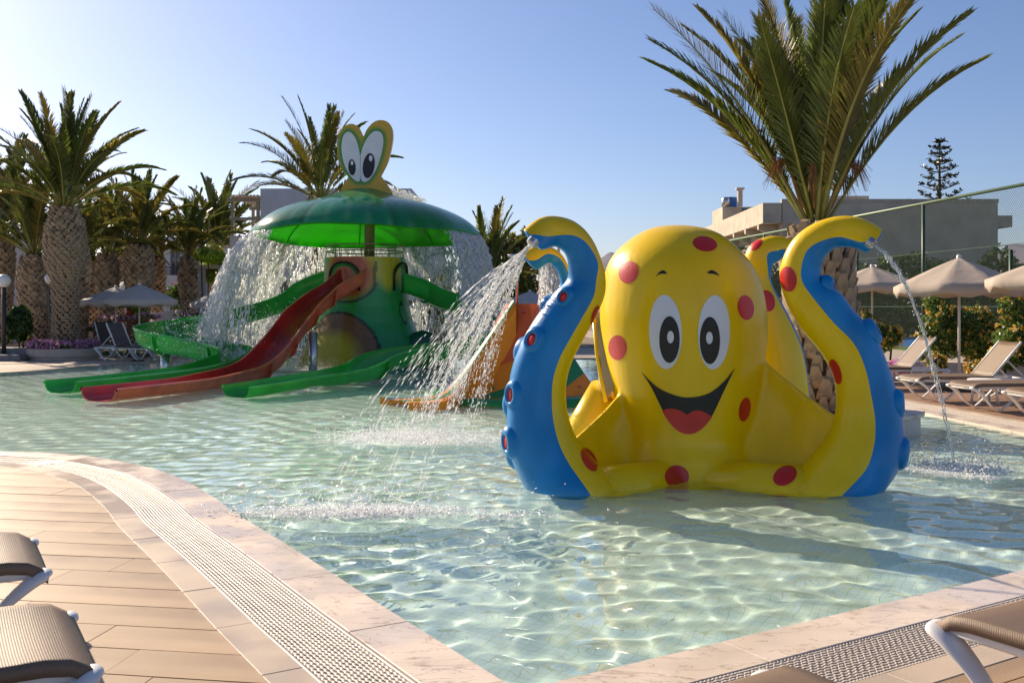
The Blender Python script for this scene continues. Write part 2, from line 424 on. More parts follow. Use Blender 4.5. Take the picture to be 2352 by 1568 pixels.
wetness(M_MARBLE, 1.6, .12, .55); wetness(M_BORDER, 1.2, .3, .65); vary(M_MARBLE, .05); vary(M_BORDER, .08)
W_COP, W_GR, W_BO = 0.285, 0.345, 0.175
def strip_pieces(name, pts, d0, d1, length, gap, zb, zt, m, parent, i0=0, i1=None, lip=0.0):
    """cut the band between two offsets of the edge into stones of the given length"""
    a = offset_line(pts, d0); b = offset_line(pts, d1)
    i1 = i1 or len(pts) - 1
    cum = [0]
    for i in range(1, len(pts)): cum.append(cum[-1] + (pts[i] - pts[i - 1]).length)
    def at(L, s):
        for i in range(len(pts) - 1):
            if cum[i + 1] >= s:
                t = (s - cum[i]) / max(1e-6, cum[i + 1] - cum[i]); return L[i].lerp(L[i + 1], t)
        return L[-1].copy()
    # breakpoints: stones never span the corners
    marks = [0, cum[E_L], cum[E_R], cum[-1]]; k = 0
    for m0, m1 in zip(marks[:-1], marks[1:]):
        nn = max(1, round((m1 - m0) / length)); st = (m1 - m0) / nn
        for q in range(nn):
            s0 = m0 + q * st + gap / 2; s1 = m0 + (q + 1) * st - gap / 2
            ss = [s0] + [c for c in cum if s0 + .01 < c < s1 - .01] + [s1]
            A = [at(a, s) for s in ss]; B = [at(b, s) for s in ss]
            dz = random.uniform(-.0012, .0012)
            mb = MB(); nA = len(A); vs = []
            for pp, z in ((A, zt + dz), (B, zt + dz), (A, zb), (B, zb)): vs += [(p.x, p.y, z) for p in pp]
            fs = []
            for j in range(nA - 1):
                fs += [(j, nA + j, nA + j + 1, j + 1), (j, j + 1, 2 * nA + j + 1, 2 * nA + j), (nA + j, 3 * nA + j, 3 * nA + j + 1, nA + j + 1)]
            fs += [(0, 2 * nA, 3 * nA, nA), (nA - 1, 2 * nA - 1, 4 * nA - 1, 3 * nA - 1)]
            mb.add(vs, fs); o = part(name, mb, m, parent)
            bv = o.modifiers.new('edge', 'BEVEL'); bv.width = 0.003; bv.segments = 1; bv.limit_method = 'ANGLE'
cop = thing('coping', None, None, kind='structure'); strip_pieces('coping_stone', EDGE, -0.015, W_COP, 1.05, 0.002, -0.0215, DECK, M_MARBLE, cop)
bor = thing('border', None, None, kind='structure'); strip_pieces('border_tile', EDGE, W_COP + W_GR, W_COP + W_GR + W_BO, 0.69, 0.004, -0.019, DECK, M_BORDER, bor)
gr = thing('overflow_grate', None, None, kind='structure')
A = offset_line(EDGE, W_COP + .002); B = offset_line(EDGE, W_COP + W_GR - .002)
mb = MB(); mb.grid([[(p.x, p.y, 0.015) for p in A], [(p.x, p.y, 0.015) for p in B]]); part('channel', mb, M_GRATE_D, gr)
# knitted plastic rows
sub = [];
for i in range(len(EDGE) - 1):
    L = (EDGE[i + 1] - EDGE[i]).length; far = EDGE[i].length
    k = max(1, int(L / (0.0105 if far < 11 else 0.06)))
    if i == E_L - 1 or i == E_R - 1: k = max(1, k)
    for j in range(k): sub.append(EDGE[i].lerp(EDGE[i + 1], j / k))
sub.append(EDGE[-1])
base = offset_line(sub, 0); one = offset_line(sub, 1.0)
Bn = np.array([(p.x, p.y) for p in base]); On = np.array([(p.x, p.y) for p in one]); Dn = On - Bn
s = np.concatenate([[0], np.cumsum(np.linalg.norm(np.diff(Bn, axis=0), axis=1))])
NR = 15; VV = []; FF = []; off = 0; m_ = len(Bn)
for r in range(NR + 1):
    d = W_COP + 0.012 + (W_GR - 0.024) * r / NR
    amp = 0.0050 if 0 < r < NR else 0
    wv = amp * np.sin(s * 6.283 / 0.042 + (r % 2) * PI); hw = 0.0092
    zt = 0.0275 - 0.004 * (0.5 + 0.5 * np.cos(s * 6.283 / 0.021 + r))
    rows = []
    for dd, z in ((-hw, 0.0155), (-hw * .7, zt), (hw * .7, zt), (hw, 0.0155)):
        q = Bn + Dn * (d + wv + dd)[:, None]; rows.append(np.column_stack([q, np.full(m_, z) if np.isscalar(z) else z]))
    VV.append(np.concatenate(rows)); ii = np.arange(m_ - 1)
    for q in range(3):
        FF.append(np.stack([off + q * m_ + ii, off + q * m_ + ii + 1, off + (q + 1) * m_ + ii + 1, off + (q + 1) * m_ + ii], -1))
    off += 4 * m_
bulk('rib', np.concatenate(VV), np.concatenate(FF), M_GRATE, kind='stuff', uniform=4, parent=gr)

# ------------------------------------------------------------------ deck boards
M_BOARD = ribbed(mat('deck_board', (0.40, 0.275, 0.165), 0.5, var=0.10, scale=2.0, bump=0.15, bump_scale=80, stretch=(0.25, 3, 1), bdist=0.002), 'Y', 0.0115, 0.55, 0.0022)
M_BOARD2 = ribbed(mat('deck_board_brown', (0.33, 0.20, 0.13), 0.55, var=0.12, scale=2.0, bump=0.15, bump_scale=80, stretch=(0.25, 3, 1), bdist=0.002), 'Y', 0.013, 0.6, 0.002)
wetness(M_BOARD, .9, .35, .6, (.35, .6)); vary(M_BOARD, .10); vary(M_BOARD2, .12)
INNER = offset_line(EDGE, W_COP + W_GR + W_BO * 0.2)
def seg_hits(o, d, pts):
    out = []
    for a, b in zip(pts[:-1], pts[1:]):
        e = b - a; den = d.x * e.y - d.y * e.x
        if abs(den) < 1e-9: continue
        w = a - o; t = (w.x * e.y - w.y * e.x) / den; u = (w.x * d.y - w.y * d.x) / den
        if 0 <= u <= 1: out.append(t)
    return out
def boards(parent, origin, ang, rows, width, t0, t1, length, m, cut, side, zt=DECK - 0.004, seed=1):
    """rows of boards along direction ang; cut = polyline where they stop; side = which end is cut"""
    rnd = random.Random(seed); d = Vector((math.cos(ang), math.sin(ang), 0)); nrm = Vector((-d.y, d.x, 0))
    for r in rows:
        o = Vector(origin) + nrm * (r * width); ends = []
        for w in (-.5, .5):
            q = o + nrm * (width - .006) * w; h = [t for t in seg_hits(q, d, cut) if t0 < t < t1] if cut else []
            ends.append((min(h) if side == 'max' else max(h)) if h else None)
        if cut and any(e is None for e in ends): continue
        A = [t0, t0] if side == 'max' or not cut else ends; B = ends if side == 'max' and cut else [t1, t1]
        t = min(A) - rnd.uniform(0, length)
        while t < max(B):
            s0 = [max(t + .002, a) for a in A]; s1 = [min(t + length - .002, b) for b in B]; t += length
            if max(s1[0] - s0[0], s1[1] - s0[1]) < 0.03: continue
            s1 = [max(a + .001, b) for a, b in zip(s0, s1)]; c0 = (min(s0) + max(s1)) / 2; hw = (width - .009) / 2; mb = MB()
            mb.prism([(s0[0] - c0, -hw), (s1[0] - c0, -hw), (s1[1] - c0, hw), (s0[1] - c0, hw)], -.011, .011)
            c = o + d * c0; ob = part('board', mb, m, parent, world=False, recalc=False); ob.location = (c.x, c.y, zt - 0.011 + rnd.uniform(-.001, .001)); ob.rotation_euler = (0, 0, ang)
dk = thing('deck', None, None, kind='structure')
cutL = INNER[:E_L + 1]
d0 = G(437, 1374, DECK)
boards(dk, (d0.x, d0.y, 0), R(-8.8), range(-12, 22), 0.30, -6.5, 9, 2.05, M_BOARD, cutL, 'max')
cutR = INNER[E_L:E_R + 1]
dk2 = thing('deck', None, None, kind='structure'); iR = offset_line(EDGE, W_COP + W_GR + W_BO - 0.03); cR = iR[E_L]
boards(dk2, (cR.x, cR.y, 0), math.atan2(Rd.y, Rd.x), [-.5 - k for k in range(0, 12)], 0.15, -0.2, 9.5, 2.2, M_BOARD, None, 'min', seed=4)
dk3 = thing('deck', None, None, kind='structure')
boards(dk3, (6.9, 8.2, 0), R(0.5 + 6.4), range(0, 78), 0.14, -3.0, 8.5, 2.2, M_BOARD2, INNER[E_R:], 'min', seed=5)
sub_deck = MB()
sub_deck.add([(-14, -1, 0.001), (14, -1, 0.001), (14, 3, 0.001), (-14, 3, 0.001)], [(0, 1, 2, 3)])
# ================================================================== OCTOPUS FOUNTAIN
OC = thing('octopus_fountain', 'big yellow smiling octopus fountain with blue tentacles and red spots in the pool', 'fountain', tuple(P(1568, 1130, 9.2).xy) + (0,))
def sub_stations(st, sub=6):
    rows = [np.array([i[0], i[1], o[0], o[1], f, Y]) for i, o, f, Y in st]
    return catmull(rows, sub)
def tentacle(st, sub=7, depth=0.95, tip_blue=True, nY=15, nB=15, name='tentacle'):
    """st from the tip to the base: (inner px, outer px, share of yellow, distance)"""
    rr = sub_stations(st, sub); mb = MB(); rings = []; info = []
    for k, a in enumerate(rr):
        pi = P(a[0], a[1], a[5]); po = P(a[2], a[3], a[5]); c = (pi + po) / 2; h = (po - pi) / 2; f = min(.97, max(.03, a[4]))
        th = math.acos(1 - 2 * f); b = h.length * depth; B = Vector((0, -b, 0)); ring = []
        for j in range(nY): ring.append(-th + 2 * th * j / nY)
        for j in range(nB): ring.append(th + (2 * PI - 2 * th) * j / nB)
        rings.append([c - h * math.cos(q) + B * math.sin(q) for q in ring]); info.append((c, h, B))
    n = nY + nB
    # rounded tip
    t = (info[0][0] - info[1][0]).normalized(); c0, h0, _ = info[0]; caps = []
    for sc, ad in ((0.05, .30), (.45, .27), (.78, .17), (.94, .08)):
        caps.append([c0 + (p - c0) * sc + t * (h0.length * ad) for p in rings[0]])
    allr = caps + rings; vs = [p for r in allr for p in r]; fy = []; fb = []
    for i in range(len(allr) - 1):
        for j in range(n):
            q = (i * n + j, i * n + (j + 1) % n, (i + 1) * n + (j + 1) % n, (i + 1) * n + j)
            (fb if (j >= nY or i < len(caps)) else fy).append(q)
    fb.append(tuple(range(n)))
    mb.add(vs, fy + fb); mb.mi = [0] * len(fy) + [1] * len(fb)
    o = part(name, mb, [M_YEL, M_BLUE], OC, smooth=True)
    return o, info, t
RT = [((2022, 524), (1986, 580), .55, 8.35), ((1990, 506), (1966, 571), .80, 8.4), ((1950, 496), (1945, 568), .78, 8.45), ((1905, 500), (1919, 570), .66, 8.5), ((1860, 518), (1897, 588), .52, 8.55),
      ((1820, 552), (1888, 608), .38, 8.6), ((1797, 600), (1886, 626), .37, 8.62), ((1793, 645), (1892, 650), .37, 8.62), ((1810, 699), (1928, 672), .38, 8.62), ((1843, 757), (1962, 716), .44, 8.62),
      ((1888, 813), (2004, 757), .46, 8.62), ((1914, 862), (2031, 822), .46, 8.62), ((1923, 912), (2055, 895), .43, 8.62), ((1919, 958), (2070, 965), .44, 8.62), ((1900, 1005), (2073, 1030), .45, 8.6),
      ((1860, 1055), (2056, 1080), .48, 8.6), ((1800, 1130), (2018, 1131), .42, 8.6), ((1800, 1170), (1985, 1170), .42, 8.75), ((1815, 1245), (1960, 1245), .42, 8.9)]
LT = [((1203, 527), (1246, 574), .30, 8.2), ((1236, 502), (1260, 571), .62, 8.3), ((1275, 496), (1277, 567), .66, 8.4), ((1320, 509), (1294, 578), .48, 8.45), ((1356, 543), (1302, 593), .27, 8.5),
      ((1382, 597), (1305, 617), .16, 8.55), ((1391, 643), (1301, 643), .27, 8.58), ((1387, 684), (1276, 668), .24, 8.6), ((1364, 735), (1246, 706), .25, 8.6), ((1340, 779), (1219, 746), .25, 8.6),
      ((1315, 828), (1193, 795), .26, 8.6), ((1302, 872), (1174, 850), .26, 8.6), ((1300, 912), (1167, 903), .26, 8.6), ((1306, 957), (1163, 965), .26, 8.6), ((1325, 1005), (1163, 1020), .27, 8.6),
      ((1358, 1050), (1180, 1068), .30, 8.6), ((1425, 1128), (1210, 1128), .33, 8.6), ((1420, 1170), (1240, 1170), .35, 8.75), ((1405, 1245), (1265, 1245), .35, 8.9)]
BR = [((1868, 585), (1850, 640), .75, 10.9), ((1838, 560), (1826, 612), .7, 10.9), ((1800, 545), (1805, 592), .62, 10.9), ((1765, 543), (1788, 600), .6, 10.9), ((1731, 556), (1776, 608), .55, 10.9),
      ((1712, 585), (1771, 622), .75, 10.9), ((1706, 640), (1772, 650), .88, 10.9), ((1706, 690), (1792, 690), .88, 10.9), ((1712, 740), (1815, 734), .9, 10.9), ((1715, 800), (1841, 795), .92, 10.9),
      ((1715, 860), (1852, 855), .94, 10.9), ((1712, 930), (1858, 930), .94, 10.9), ((1700, 1030), (1850, 1030), .9, 10.9), ((1690, 1110), (1840, 1110), .9, 10.9)]
BL = [((1199, 583), (1232, 620), .45, 10.6), ((1214, 571), (1244, 614), .62, 10.7), ((1245, 562), (1262, 603), .55, 10.8), ((1280, 575), (1270, 612), .35, 10.9), ((1303, 605), (1281, 626), .25, 10.9),
      ((1316, 650), (1287, 650), .2, 10.9), ((1318, 700), (1270, 690), .3, 10.9), ((1300, 760), (1232, 745), .3, 10.9), ((1278, 830), (1190, 820), .3, 10.9), ((1285, 900), (1185, 900), .3, 10.9),
      ((1310, 960), (1195, 965), .3, 10.9), ((1370, 1050), (1215, 1050), .4, 10.9), ((1380, 1110), (1225, 1110), .4, 10.9)]
T = {}
for k, st in (('r', RT), ('l', LT), ('br', BR), ('bl', BL)): T[k] = tentacle(st, 7 if k in 'rl' else 5, 0.92 if k in 'rl' else .9)

# body: lathed head flowing into feet and the slide webs, fused into one skin
prof = [(517, 1549, 1550), (518.5, 1524, 1580), (524, 1494, 1615), (534, 1470, 1645), (548, 1447, 1668), (577, 1413, 1700), (613, 1391, 1729), (666, 1379, 1751), (731, 1375, 1761), (791, 1383, 1760),
        (850, 1394, 1752), (918, 1410, 1744), (966, 1418, 1738), (1010, 1408, 1732), (1050, 1375, 1762), (1090, 1325, 1812), (1140, 1290, 1850), (1230, 1270, 1870)]
YB = 9.62; mbody = MB(); rows = []; NN = 48
for v, a, b in [tuple(x) for x in catmull([tuple(map(float, x)) for x in prof], 3)]:
    c = P((a + b) / 2, v, YB); r = max(0.002, (b - a) / 2 / F * YB * 0.985)
    rows.append([c + Vector((math.cos(2 * PI * j / NN) * r, math.sin(2 * PI * j / NN) * min(r * .97, .71 if v > 980 else 9), 0)) for j in range(NN)])
vs = [p for r in rows for p in r]; k = len(rows)
mbody.add(vs, [(i * NN + j, i * NN + (j + 1) % NN, (i + 1) * NN + (j + 1) % NN, (i + 1) * NN + j) for i in range(k - 1) for j in range(NN)] + [tuple(range(NN)), tuple((k - 1) * NN + j for j in reversed(range(NN)))])
def foot(pts, rs): mbody.tube([Vector(p) for p in pts], rs, 20)
def low(u, Y, z): q = P(u, HV, Y); q.z = z; return q
foot([low(1330, 8.62, -.12), low(1400, 8.66, -.07), low(1455, 8.78, -.05), low(1520, 9.02, -.06), low(1600, 9.3, -.1)], [.24, .255, .24, .22, .2])
foot([low(1900, 8.62, -.12), low(1810, 8.66, -.07), low(1725, 8.78, -.05), low(1650, 9.02, -.06), low(1580, 9.3, -.1)], [.26, .265, .245, .22, .2])
def web(tl, tr, bl_, br_, th):
    """a thick curved panel between the body and a tentacle"""
    rowsF = []; rowsB = []; n = 10
    for i in range(n + 1):
        s = i / n; row = []; rb_ = []
        for j in range(n + 1):
            t = j / n; p = tl.lerp(tr, t).lerp(bl_.lerp(br_, t), s)
            p = p + Vector((0, 0.14 * math.sin(PI * t) * math.sin(PI * min(1, s * 1.2)), -0.03 * math.sin(PI * t)))
            row.append(p); rb_.append(p + Vector((0, th, 0)))
        rowsF.append(row); rowsB.append(rb_)
    m = n + 1; vs = [p for r in rowsF for p in r] + [p for r in rowsB for p in r]; o = m * m; fs = []
    for i in range(n):
        for j in range(n):
            q = (i * m + j, (i + 1) * m + j, (i + 1) * m + j + 1, i * m + j + 1); fs.append(q); fs.append(tuple(x + o for x in reversed(q)))
    for j in range(n):
        fs.append((j, j + 1, j + 1 + o, j + o)); b0 = n * m; fs.append((b0 + j + 1, b0 + j, b0 + j + o, b0 + j + 1 + o))
        fs.append((j * m, j * m + o, (j + 1) * m + o, (j + 1) * m)); fs.append((j * m + n, (j + 1) * m + n, (j + 1) * m + n + o, j * m + n + o))
    mbody.add(vs, fs)
web(P(1720, 792, 9.45), P(1935, 962, 8.72), P(1690, 1105, 9.1), P(1880, 1110, 8.7), .11)
web(P(1440, 885, 9.45), P(1318, 1008, 8.75), P(1450, 1100, 9.15), P(1360, 1100, 8.75), .11)
me = mbody.mesh('body', OC.location); fix_normals(me); body = link('body', me, M_YEL, OC)
rm = body.modifiers.new('fuse', 'REMESH'); rm.mode = 'VOXEL'; rm.voxel_size = 0.022; rm.use_smooth_shade = True
sm = body.modifiers.new('soft', 'SMOOTH'); sm.factor = 0.5; sm.iterations = 16
bpy.context.view_layer.update(); dg = bpy.context.evaluated_depsgraph_get()
me2 = bpy.data.meshes.new_from_object(body.evaluated_get(dg)); body.modifiers.clear(); body.data = me2
me2.polygons.foreach_set('use_smooth', [True] * len(me2.polygons))

def bvh_of(objs):
    V = []; Fs = []
    for o in objs:
        k = len(V); W = Vector(o.location)
        q = o.parent
        while q is not None: W = W + Vector(q.location); q = q.parent
        V += [v.co + W for v in o.data.vertices]; Fs += [tuple(i + k for i in p.vertices) for p in o.data.polygons]
    return BVHTree.FromPolygons(V, Fs)
def shoot(bvh, u, v, lift):
    o = Vector((0, 0, CAM_Z)); d = P(u, v, 1.0) - o; d.normalize(); loc, nor, i, dist = bvh.ray_cast(o, d)
    if loc is None: return None
    if nor.dot(d) > 0: nor = -nor
    return loc + nor * lift
def patch(name, grid_px, bvh, lift, m, parent, label=None):
    """painted patch lying on the surface: a grid of points, each resting on the shell"""
    rows = [[shoot(bvh, u, v, lift) for u, v in r] for r in grid_px]
    vs = []; idx = {}
    for i, r in enumerate(rows):
        for j, p in enumerate(r):
            if p is not None: idx[(i, j)] = len(vs); vs.append(p)
    fs = []
    for i in range(len(rows) - 1):
        for j in range(len(rows[0]) - 1):
            k = [(i, j), (i, j + 1), (i + 1, j + 1), (i + 1, j)]
            if all(q in idx for q in k):
                pts = [vs[idx[q]] for q in k]
                if max((pts[a] - pts[b]).length for a in range(4) for b in range(a)) < .3: fs.append(tuple(idx[q] for q in k))
    if not fs: return None
    mb = MB(); mb.add(vs, fs); o = part(name, mb, m, parent, smooth=True, label=label, recalc=False)
    bm = bmesh.new(); bm.from_mesh(o.data); bmesh.ops.remove_doubles(bm, verts=bm.verts, dist=1e-5); bmesh.ops.recalc_face_normals(bm, faces=bm.faces); bm.to_mesh(o.data); bm.free()
    if len(o.data.polygons) and o.data.polygons[0].normal.y > 0: o.data.flip_normals()
    o.data.polygons.foreach_set('use_smooth', [True] * len(o.data.polygons))
    return o
def ell(cx, cy, rx, ry, tilt=0, rings=6, n=36):
    out = []
    for i in range(rings + 1):
        s = max(1e-3, i / rings); row = []
        for j in range(n + 1):
            q = 2 * PI * j / n; x, y = rx * s * math.cos(q), ry * s * math.sin(q); c, sn = math.cos(R(tilt)), math.sin(R(tilt)); row.append((cx + x * c - y * sn, cy + x * sn + y * c))
        out.append(row)
    return out
def resamp(pts, n, sub=8):
    c = np.array(catmull(pts, sub)); s = np.concatenate([[0], np.cumsum(np.linalg.norm(np.diff(c, axis=0), axis=1))]); q = np.linspace(0, s[-1], n)
    return [(float(np.interp(x, s, c[:, 0])), float(np.interp(x, s, c[:, 1]))) for x in q]
def ruled(top, bot, n=40, m=8):
    a = resamp(top, n); b = resamp(bot, n); return [[(a[j][0] * (1 - s) + b[j][0] * s, a[j][1] * (1 - s) + b[j][1] * s) for j in range(n)] for s in np.linspace(0, 1, m)]
BB = bvh_of([body]); BRt = bvh_of([T['r'][0]]); BLt = bvh_of([T['l'][0]]); BBR = bvh_of([T['br'][0]]); BALL = bvh_of([body, T['r'][0], T['l'][0]])
for c in ((1444, 625, 22, 26, 20), (1619, 560.5, 28, 17, 10), (1419, 798, 21, 28.5, 0), (1712.5, 706.5, 18.5, 28.5, -8), (1710, 940, 13, 28, 10), (1554.5, 1094, 28, 26, 0)): patch('spot', ell(*c), BB, .004, M_RED, OC)
for c, b in (((1811, 641, 19, 29, -8), BRt), ((1919.5, 853, 12, 30, -18), BRt), ((1803, 1092, 29, 21, -30), BALL), ((1353, 1055, 15, 30, -28), BALL), ((1367, 728, 9, 27, 14), BLt), ((1762, 691, 17, 25, -15), BBR), ((1736, 562, 17, 11, -38), BBR)): patch('spot', ell(*c), b, .004, M_RED, OC)
for cx in ((1528.6, 762, 37.5, 85, -2, 1538, 779.5, 23.2, 53.5, 1540.5, 773.5), (1639.5, 763, 36.5, 85, 2, 1630, 781.5, 23, 54, 1628.5, 775.5)):
    patch('eye', ell(*cx[:5]), BB, .004, M_EYEW, OC); patch('pupil', ell(cx[5], cx[6], cx[7], cx[8]), BB, .008, M_BLACK, OC); patch('eye_highlight', ell(cx[9], cx[10], 7.6, 14), BB, .012, M_EYEW, OC)
patch('eyebrow', ruled([(1506, 636), (1514, 626), (1524, 621), (1533, 629)], [(1506, 636), (1515, 630), (1524, 629), (1533, 629)], 14, 3), BB, .005, M_BLACK, OC)
patch('eyebrow', ruled([(1623, 627), (1632, 621), (1643, 624), (1653, 634)], [(1623, 627), (1632, 629), (1642, 630), (1653, 634)], 14, 3), BB, .005, M_BLACK, OC)
mt = [(1473, 852.5), (1509.5, 888), (1552, 907.5), (1586, 912), (1628, 902.4), (1662, 876), (1688, 844)]
ml = [(1473, 852.5), (1497, 890), (1522, 940.5), (1545.5, 978.6), (1581.5, 996.4), (1611, 985), (1634.4, 955.6), (1662, 898), (1688, 844)]
patch('mouth', ruled(mt, ml, 60, 14), BB, .005, M_BLACK, OC)
patch('tongue', ruled([(1521.5, 943), (1533, 938), (1550, 938), (1567, 944), (1578.5, 951), (1592, 943), (1608, 942), (1622, 948), (1635, 956.6)], [(1521.5, 943), (1533, 962), (1547, 980), (1563, 992), (1581.5, 996.4), (1599, 992), (1613, 983), (1625, 970), (1635, 956.6)], 40, 8), BB, .009, M_RED, OC)

def sucker(info, idx, th, r0=.085, sq=1.25):
    c, h, B = info[idx]; cn, hn, Bn_ = info[idx + 1]
    p = c - h * math.cos(th) + B * math.sin(th); nrm = (-h * math.cos(th) / h.length ** 2 + B * math.sin(th) / B.length ** 2).normalized()
    tan = (cn - c).normalized(); ax = (tan - nrm * tan.dot(nrm)).normalized(); sd_ = nrm.cross(ax)
    def lat(prof, m, name, par):
        mb = MB(); vs = []; n = 20
        for r, z in prof:
            for j in range(n): vs.append(p + ax * math.cos(2 * PI * j / n) * r * sq + sd_ * math.sin(2 * PI * j / n) * r + nrm * z)
        mb.add(vs, [(i * n + j, i * n + (j + 1) % n, (i + 1) * n + (j + 1) % n, (i + 1) * n + j) for i in range(len(prof) - 1) for j in range(n)] + [tuple((len(prof) - 1) * n + j for j in range(n))])
        return part(name, mb, m, par, smooth=True)
    s = lat([(r0 * 1.35, -.05), (r0 * 1.25, .0), (r0 * 1.05, .024), (r0 * .85, .036), (r0 * .66, .036), (r0 * .58, .026), (r0 * .56, .020)], M_BLUE, 'sucker', OC)
    lat([(r0 * .57, .018), (r0 * .54, .025)], M_RED, 'sucker_centre', s)
li = T['l'][1]; ri = T['r'][1]
for st, th, r in ((7.35, 122, .062), (9.6, 132, .078), (12.0, 148, .085), (13.9, 158, .09)): sucker(li, int(st * 7), R(th), r)
for st, th, r in ((7.9, 205, .062), (10.2, 208, .078), (12.5, 205, .088), (14.6, 202, .085)): sucker(li, int(st * 7), R(th), r)
for st, th, r in ((7.5, 152, .065), (10.0, 155, .078), (12.5, 158, .085), (14.2, 156, .09)): sucker(ri, int(st * 7), R(th), r)
for st, th, r in ((8.8, 215, .07), (11.3, 215, .08), (13.4, 215, .088)): sucker(ri, int(st * 7), R(th), r)
# nozzles
for key, (u, v, Y), d in (('l', (1219, 561, 8.02), Vector((-.62, -.35, -.75))), ('r', (2006, 562, 8.2), Vector((.62, -.45, -.65)))):
    c = P(u, v, Y); d = d.normalized(); mb = MB(); mb.tube([c - d * .05, c - d * .004, c, c + d * .012], [.045, .045, .040, .022], 16); part('nozzle', mb, M_STEEL, OC, ang=30)
# boarded ladder side behind the left arm, pale back with yellow edges
M_PLY = mat('pale_fibreglass_back', (0.42, 0.33, 0.16), 0.6, var=0.12, scale=6)
mb = MB(); mb.wall([P(1366, 728, 9.75), P(1382, 705, 9.75), P(1410, 890, 9.5), P(1392, 925, 9.5)], (0, .5, 0)); part('ladder_side', mb, M_PLY, OC)
mb = MB(); mb.tube([P(1364, 728, 9.74), P(1371, 812, 9.68), P(1391, 922, 9.5)], .02, 8); part('ladder_edge', mb, M_YEL, OC, smooth=True)
mb = MB(); mb.tube([P(1360, 1105, 10.3), P(1340, 1000, 10.2), P(1398, 900, 10.0)], [.3, .22, .2], 14); part('slide_chute', mb, M_YEL, OC, smooth=True)
for ch in OC.children:
    ch.cycles.is_caustics_receiver = False

# ================================================================== MUSHROOM SLIDE TOWER
TX, TY = (838 - CU) / F * 26, 26.0
TW = thing('slide_tower', 'green frog slide tower under a wide mushroom canopy with two cartoon eyes on top', 'slide', (TX, TY, 0))
def paint(o, fn):
    a = o.data.color_attributes.new('paint', 'FLOAT_COLOR', 'POINT'); buf = []
    W = Vector(o.location); q = o.parent
    while q is not None: W = W + Vector(q.location); q = q.parent
    for v in o.data.vertices: buf.extend(fn(v.co + W)); buf.append(1.0)
    a.data.foreach_set('color', buf)
def mixc(a, b, t): t = max(0, min(1, t)); return tuple(x * (1 - t) + y * t for x, y in zip(a, b))
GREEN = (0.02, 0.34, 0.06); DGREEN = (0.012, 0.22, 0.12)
M_TOWER = mat_attr('tower_paint', 0.35, 0.3, 0.2, 30, 0.16)
rp = [(-60, 1.75), (0, 1.72), (30, 1.62), (60, 1.46), (90, 1.33), (120, 1.22), (150, 1.15), (190, 1.10), (230, 1.06), (275, 1.03)]
def tower_px(v): z = CAM_Z + (HV - v) / F * 25.2; return z
mb = MB(); rows = []; NT = 160; NZ = 120
for i in range(NZ + 1):
    z = -0.3 + (2.80 + .3) * i / NZ; r = float(np.interp(z, [-.3, 0, .35, .75, 1.15, 1.55, 2.0, 2.8], [1.86, 1.80, 1.62, 1.42, 1.25, 1.14, 1.07, 1.03]))
    rows.append([(TX + r * math.cos(2 * PI * j / NT), TY + r * math.sin(2 * PI * j / NT), z) for j in range(NT + 1)])
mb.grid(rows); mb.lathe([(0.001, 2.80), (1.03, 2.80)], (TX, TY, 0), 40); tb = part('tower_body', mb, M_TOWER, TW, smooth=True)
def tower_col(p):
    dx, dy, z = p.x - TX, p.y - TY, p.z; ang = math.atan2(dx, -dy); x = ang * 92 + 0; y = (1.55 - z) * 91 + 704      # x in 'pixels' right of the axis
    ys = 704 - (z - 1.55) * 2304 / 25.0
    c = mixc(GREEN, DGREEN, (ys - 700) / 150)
    ye = (0.62, 0.55, 0.012)
    c = mixc(c, ye, (668 - ys + 10 * math.sin(x * .12)) / 26 * (1 if -80 < x < 110 else 0))
    d = math.hypot((x + 28) / 68, (ys - 630) / 62)
    c = mixc((.55, .10, .025), c, (d - .72) / .34)
    if .96 < d < 1.10 and ys > 650 and x > -70: c = mixc(c, (.012, .012, .01), 1 - abs(d - 1.03) / .08)
    d2 = math.hypot((x + 40) / 74, (ys - 800) / 82) if ys < 800 else math.hypot((x + 40) / 74, (ys - 800) / 400)
    if d2 < 1.04:
        b = mixc((.52, .44, .02), (.20, .10, .035), (math.hypot((x + 45) / 60, (ys - 812) / 62) - .55) / .45); c = b if d2 < .97 else (.015, .02, .012)
    if abs(x - 36 + (ys - 620) * .06) < 4 and 600 < ys < 665: c = mixc(c, (.06, .05, .01), .7)
    d3 = math.hypot((x - 100) / 10, (ys - 720) / 26)
    if .75 < d3 < 1.05: c = (.01, .03, .02)
    return c
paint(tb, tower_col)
# side flipper
mb = MB(); mb.lathe([(0.01, .95), (.22, .90), (.42, .72), (.55, .45), (.6, .2), (.6, -.3)], (TX + 1.55, TY - .6, 0), 24, 1, .5); fl = part('flipper', mb, M_TOWER, TW, smooth=True); paint(fl, lambda p: (0.006, 0.10, 0.06))
M_HOLE = mat('tower_inside_green', (0.01, 0.20, 0.03), 0.5, var=.2, scale=4)
for a0, w, zc in ((R(-22), .42, 2.33), (R(72), .40, 2.33)):
    q = a0; ex = Vector((math.cos(q), math.sin(q), 0)); nx_ = Vector((math.sin(q), -math.cos(q), 0)); cc = Vector((TX, TY, zc)) + nx_ * 1.075
    arch = [cc + ex * (-w) + Vector((0, 0, -.38))] + [cc + ex * (-w * math.cos(PI * k / 14)) + Vector((0, 0, .33 * math.sin(PI * k / 14))) for k in range(15)] + [cc + ex * w + Vector((0, 0, -.38))]
    arch = [p - nx_ * (0.5 * ((p - cc).dot(ex)) ** 2 / 1.05 + .0) for p in arch]
    mb = MB(); mb.wall([p + nx_ * .012 for p in arch], -nx_ * .02); part('doorway', mb, M_HOLE, TW)
    mb = MB(); mb.tube([p + nx_ * .02 for p in arch], .032, 8); part('doorway_rim', mb, M_BLACK, TW, smooth=True)
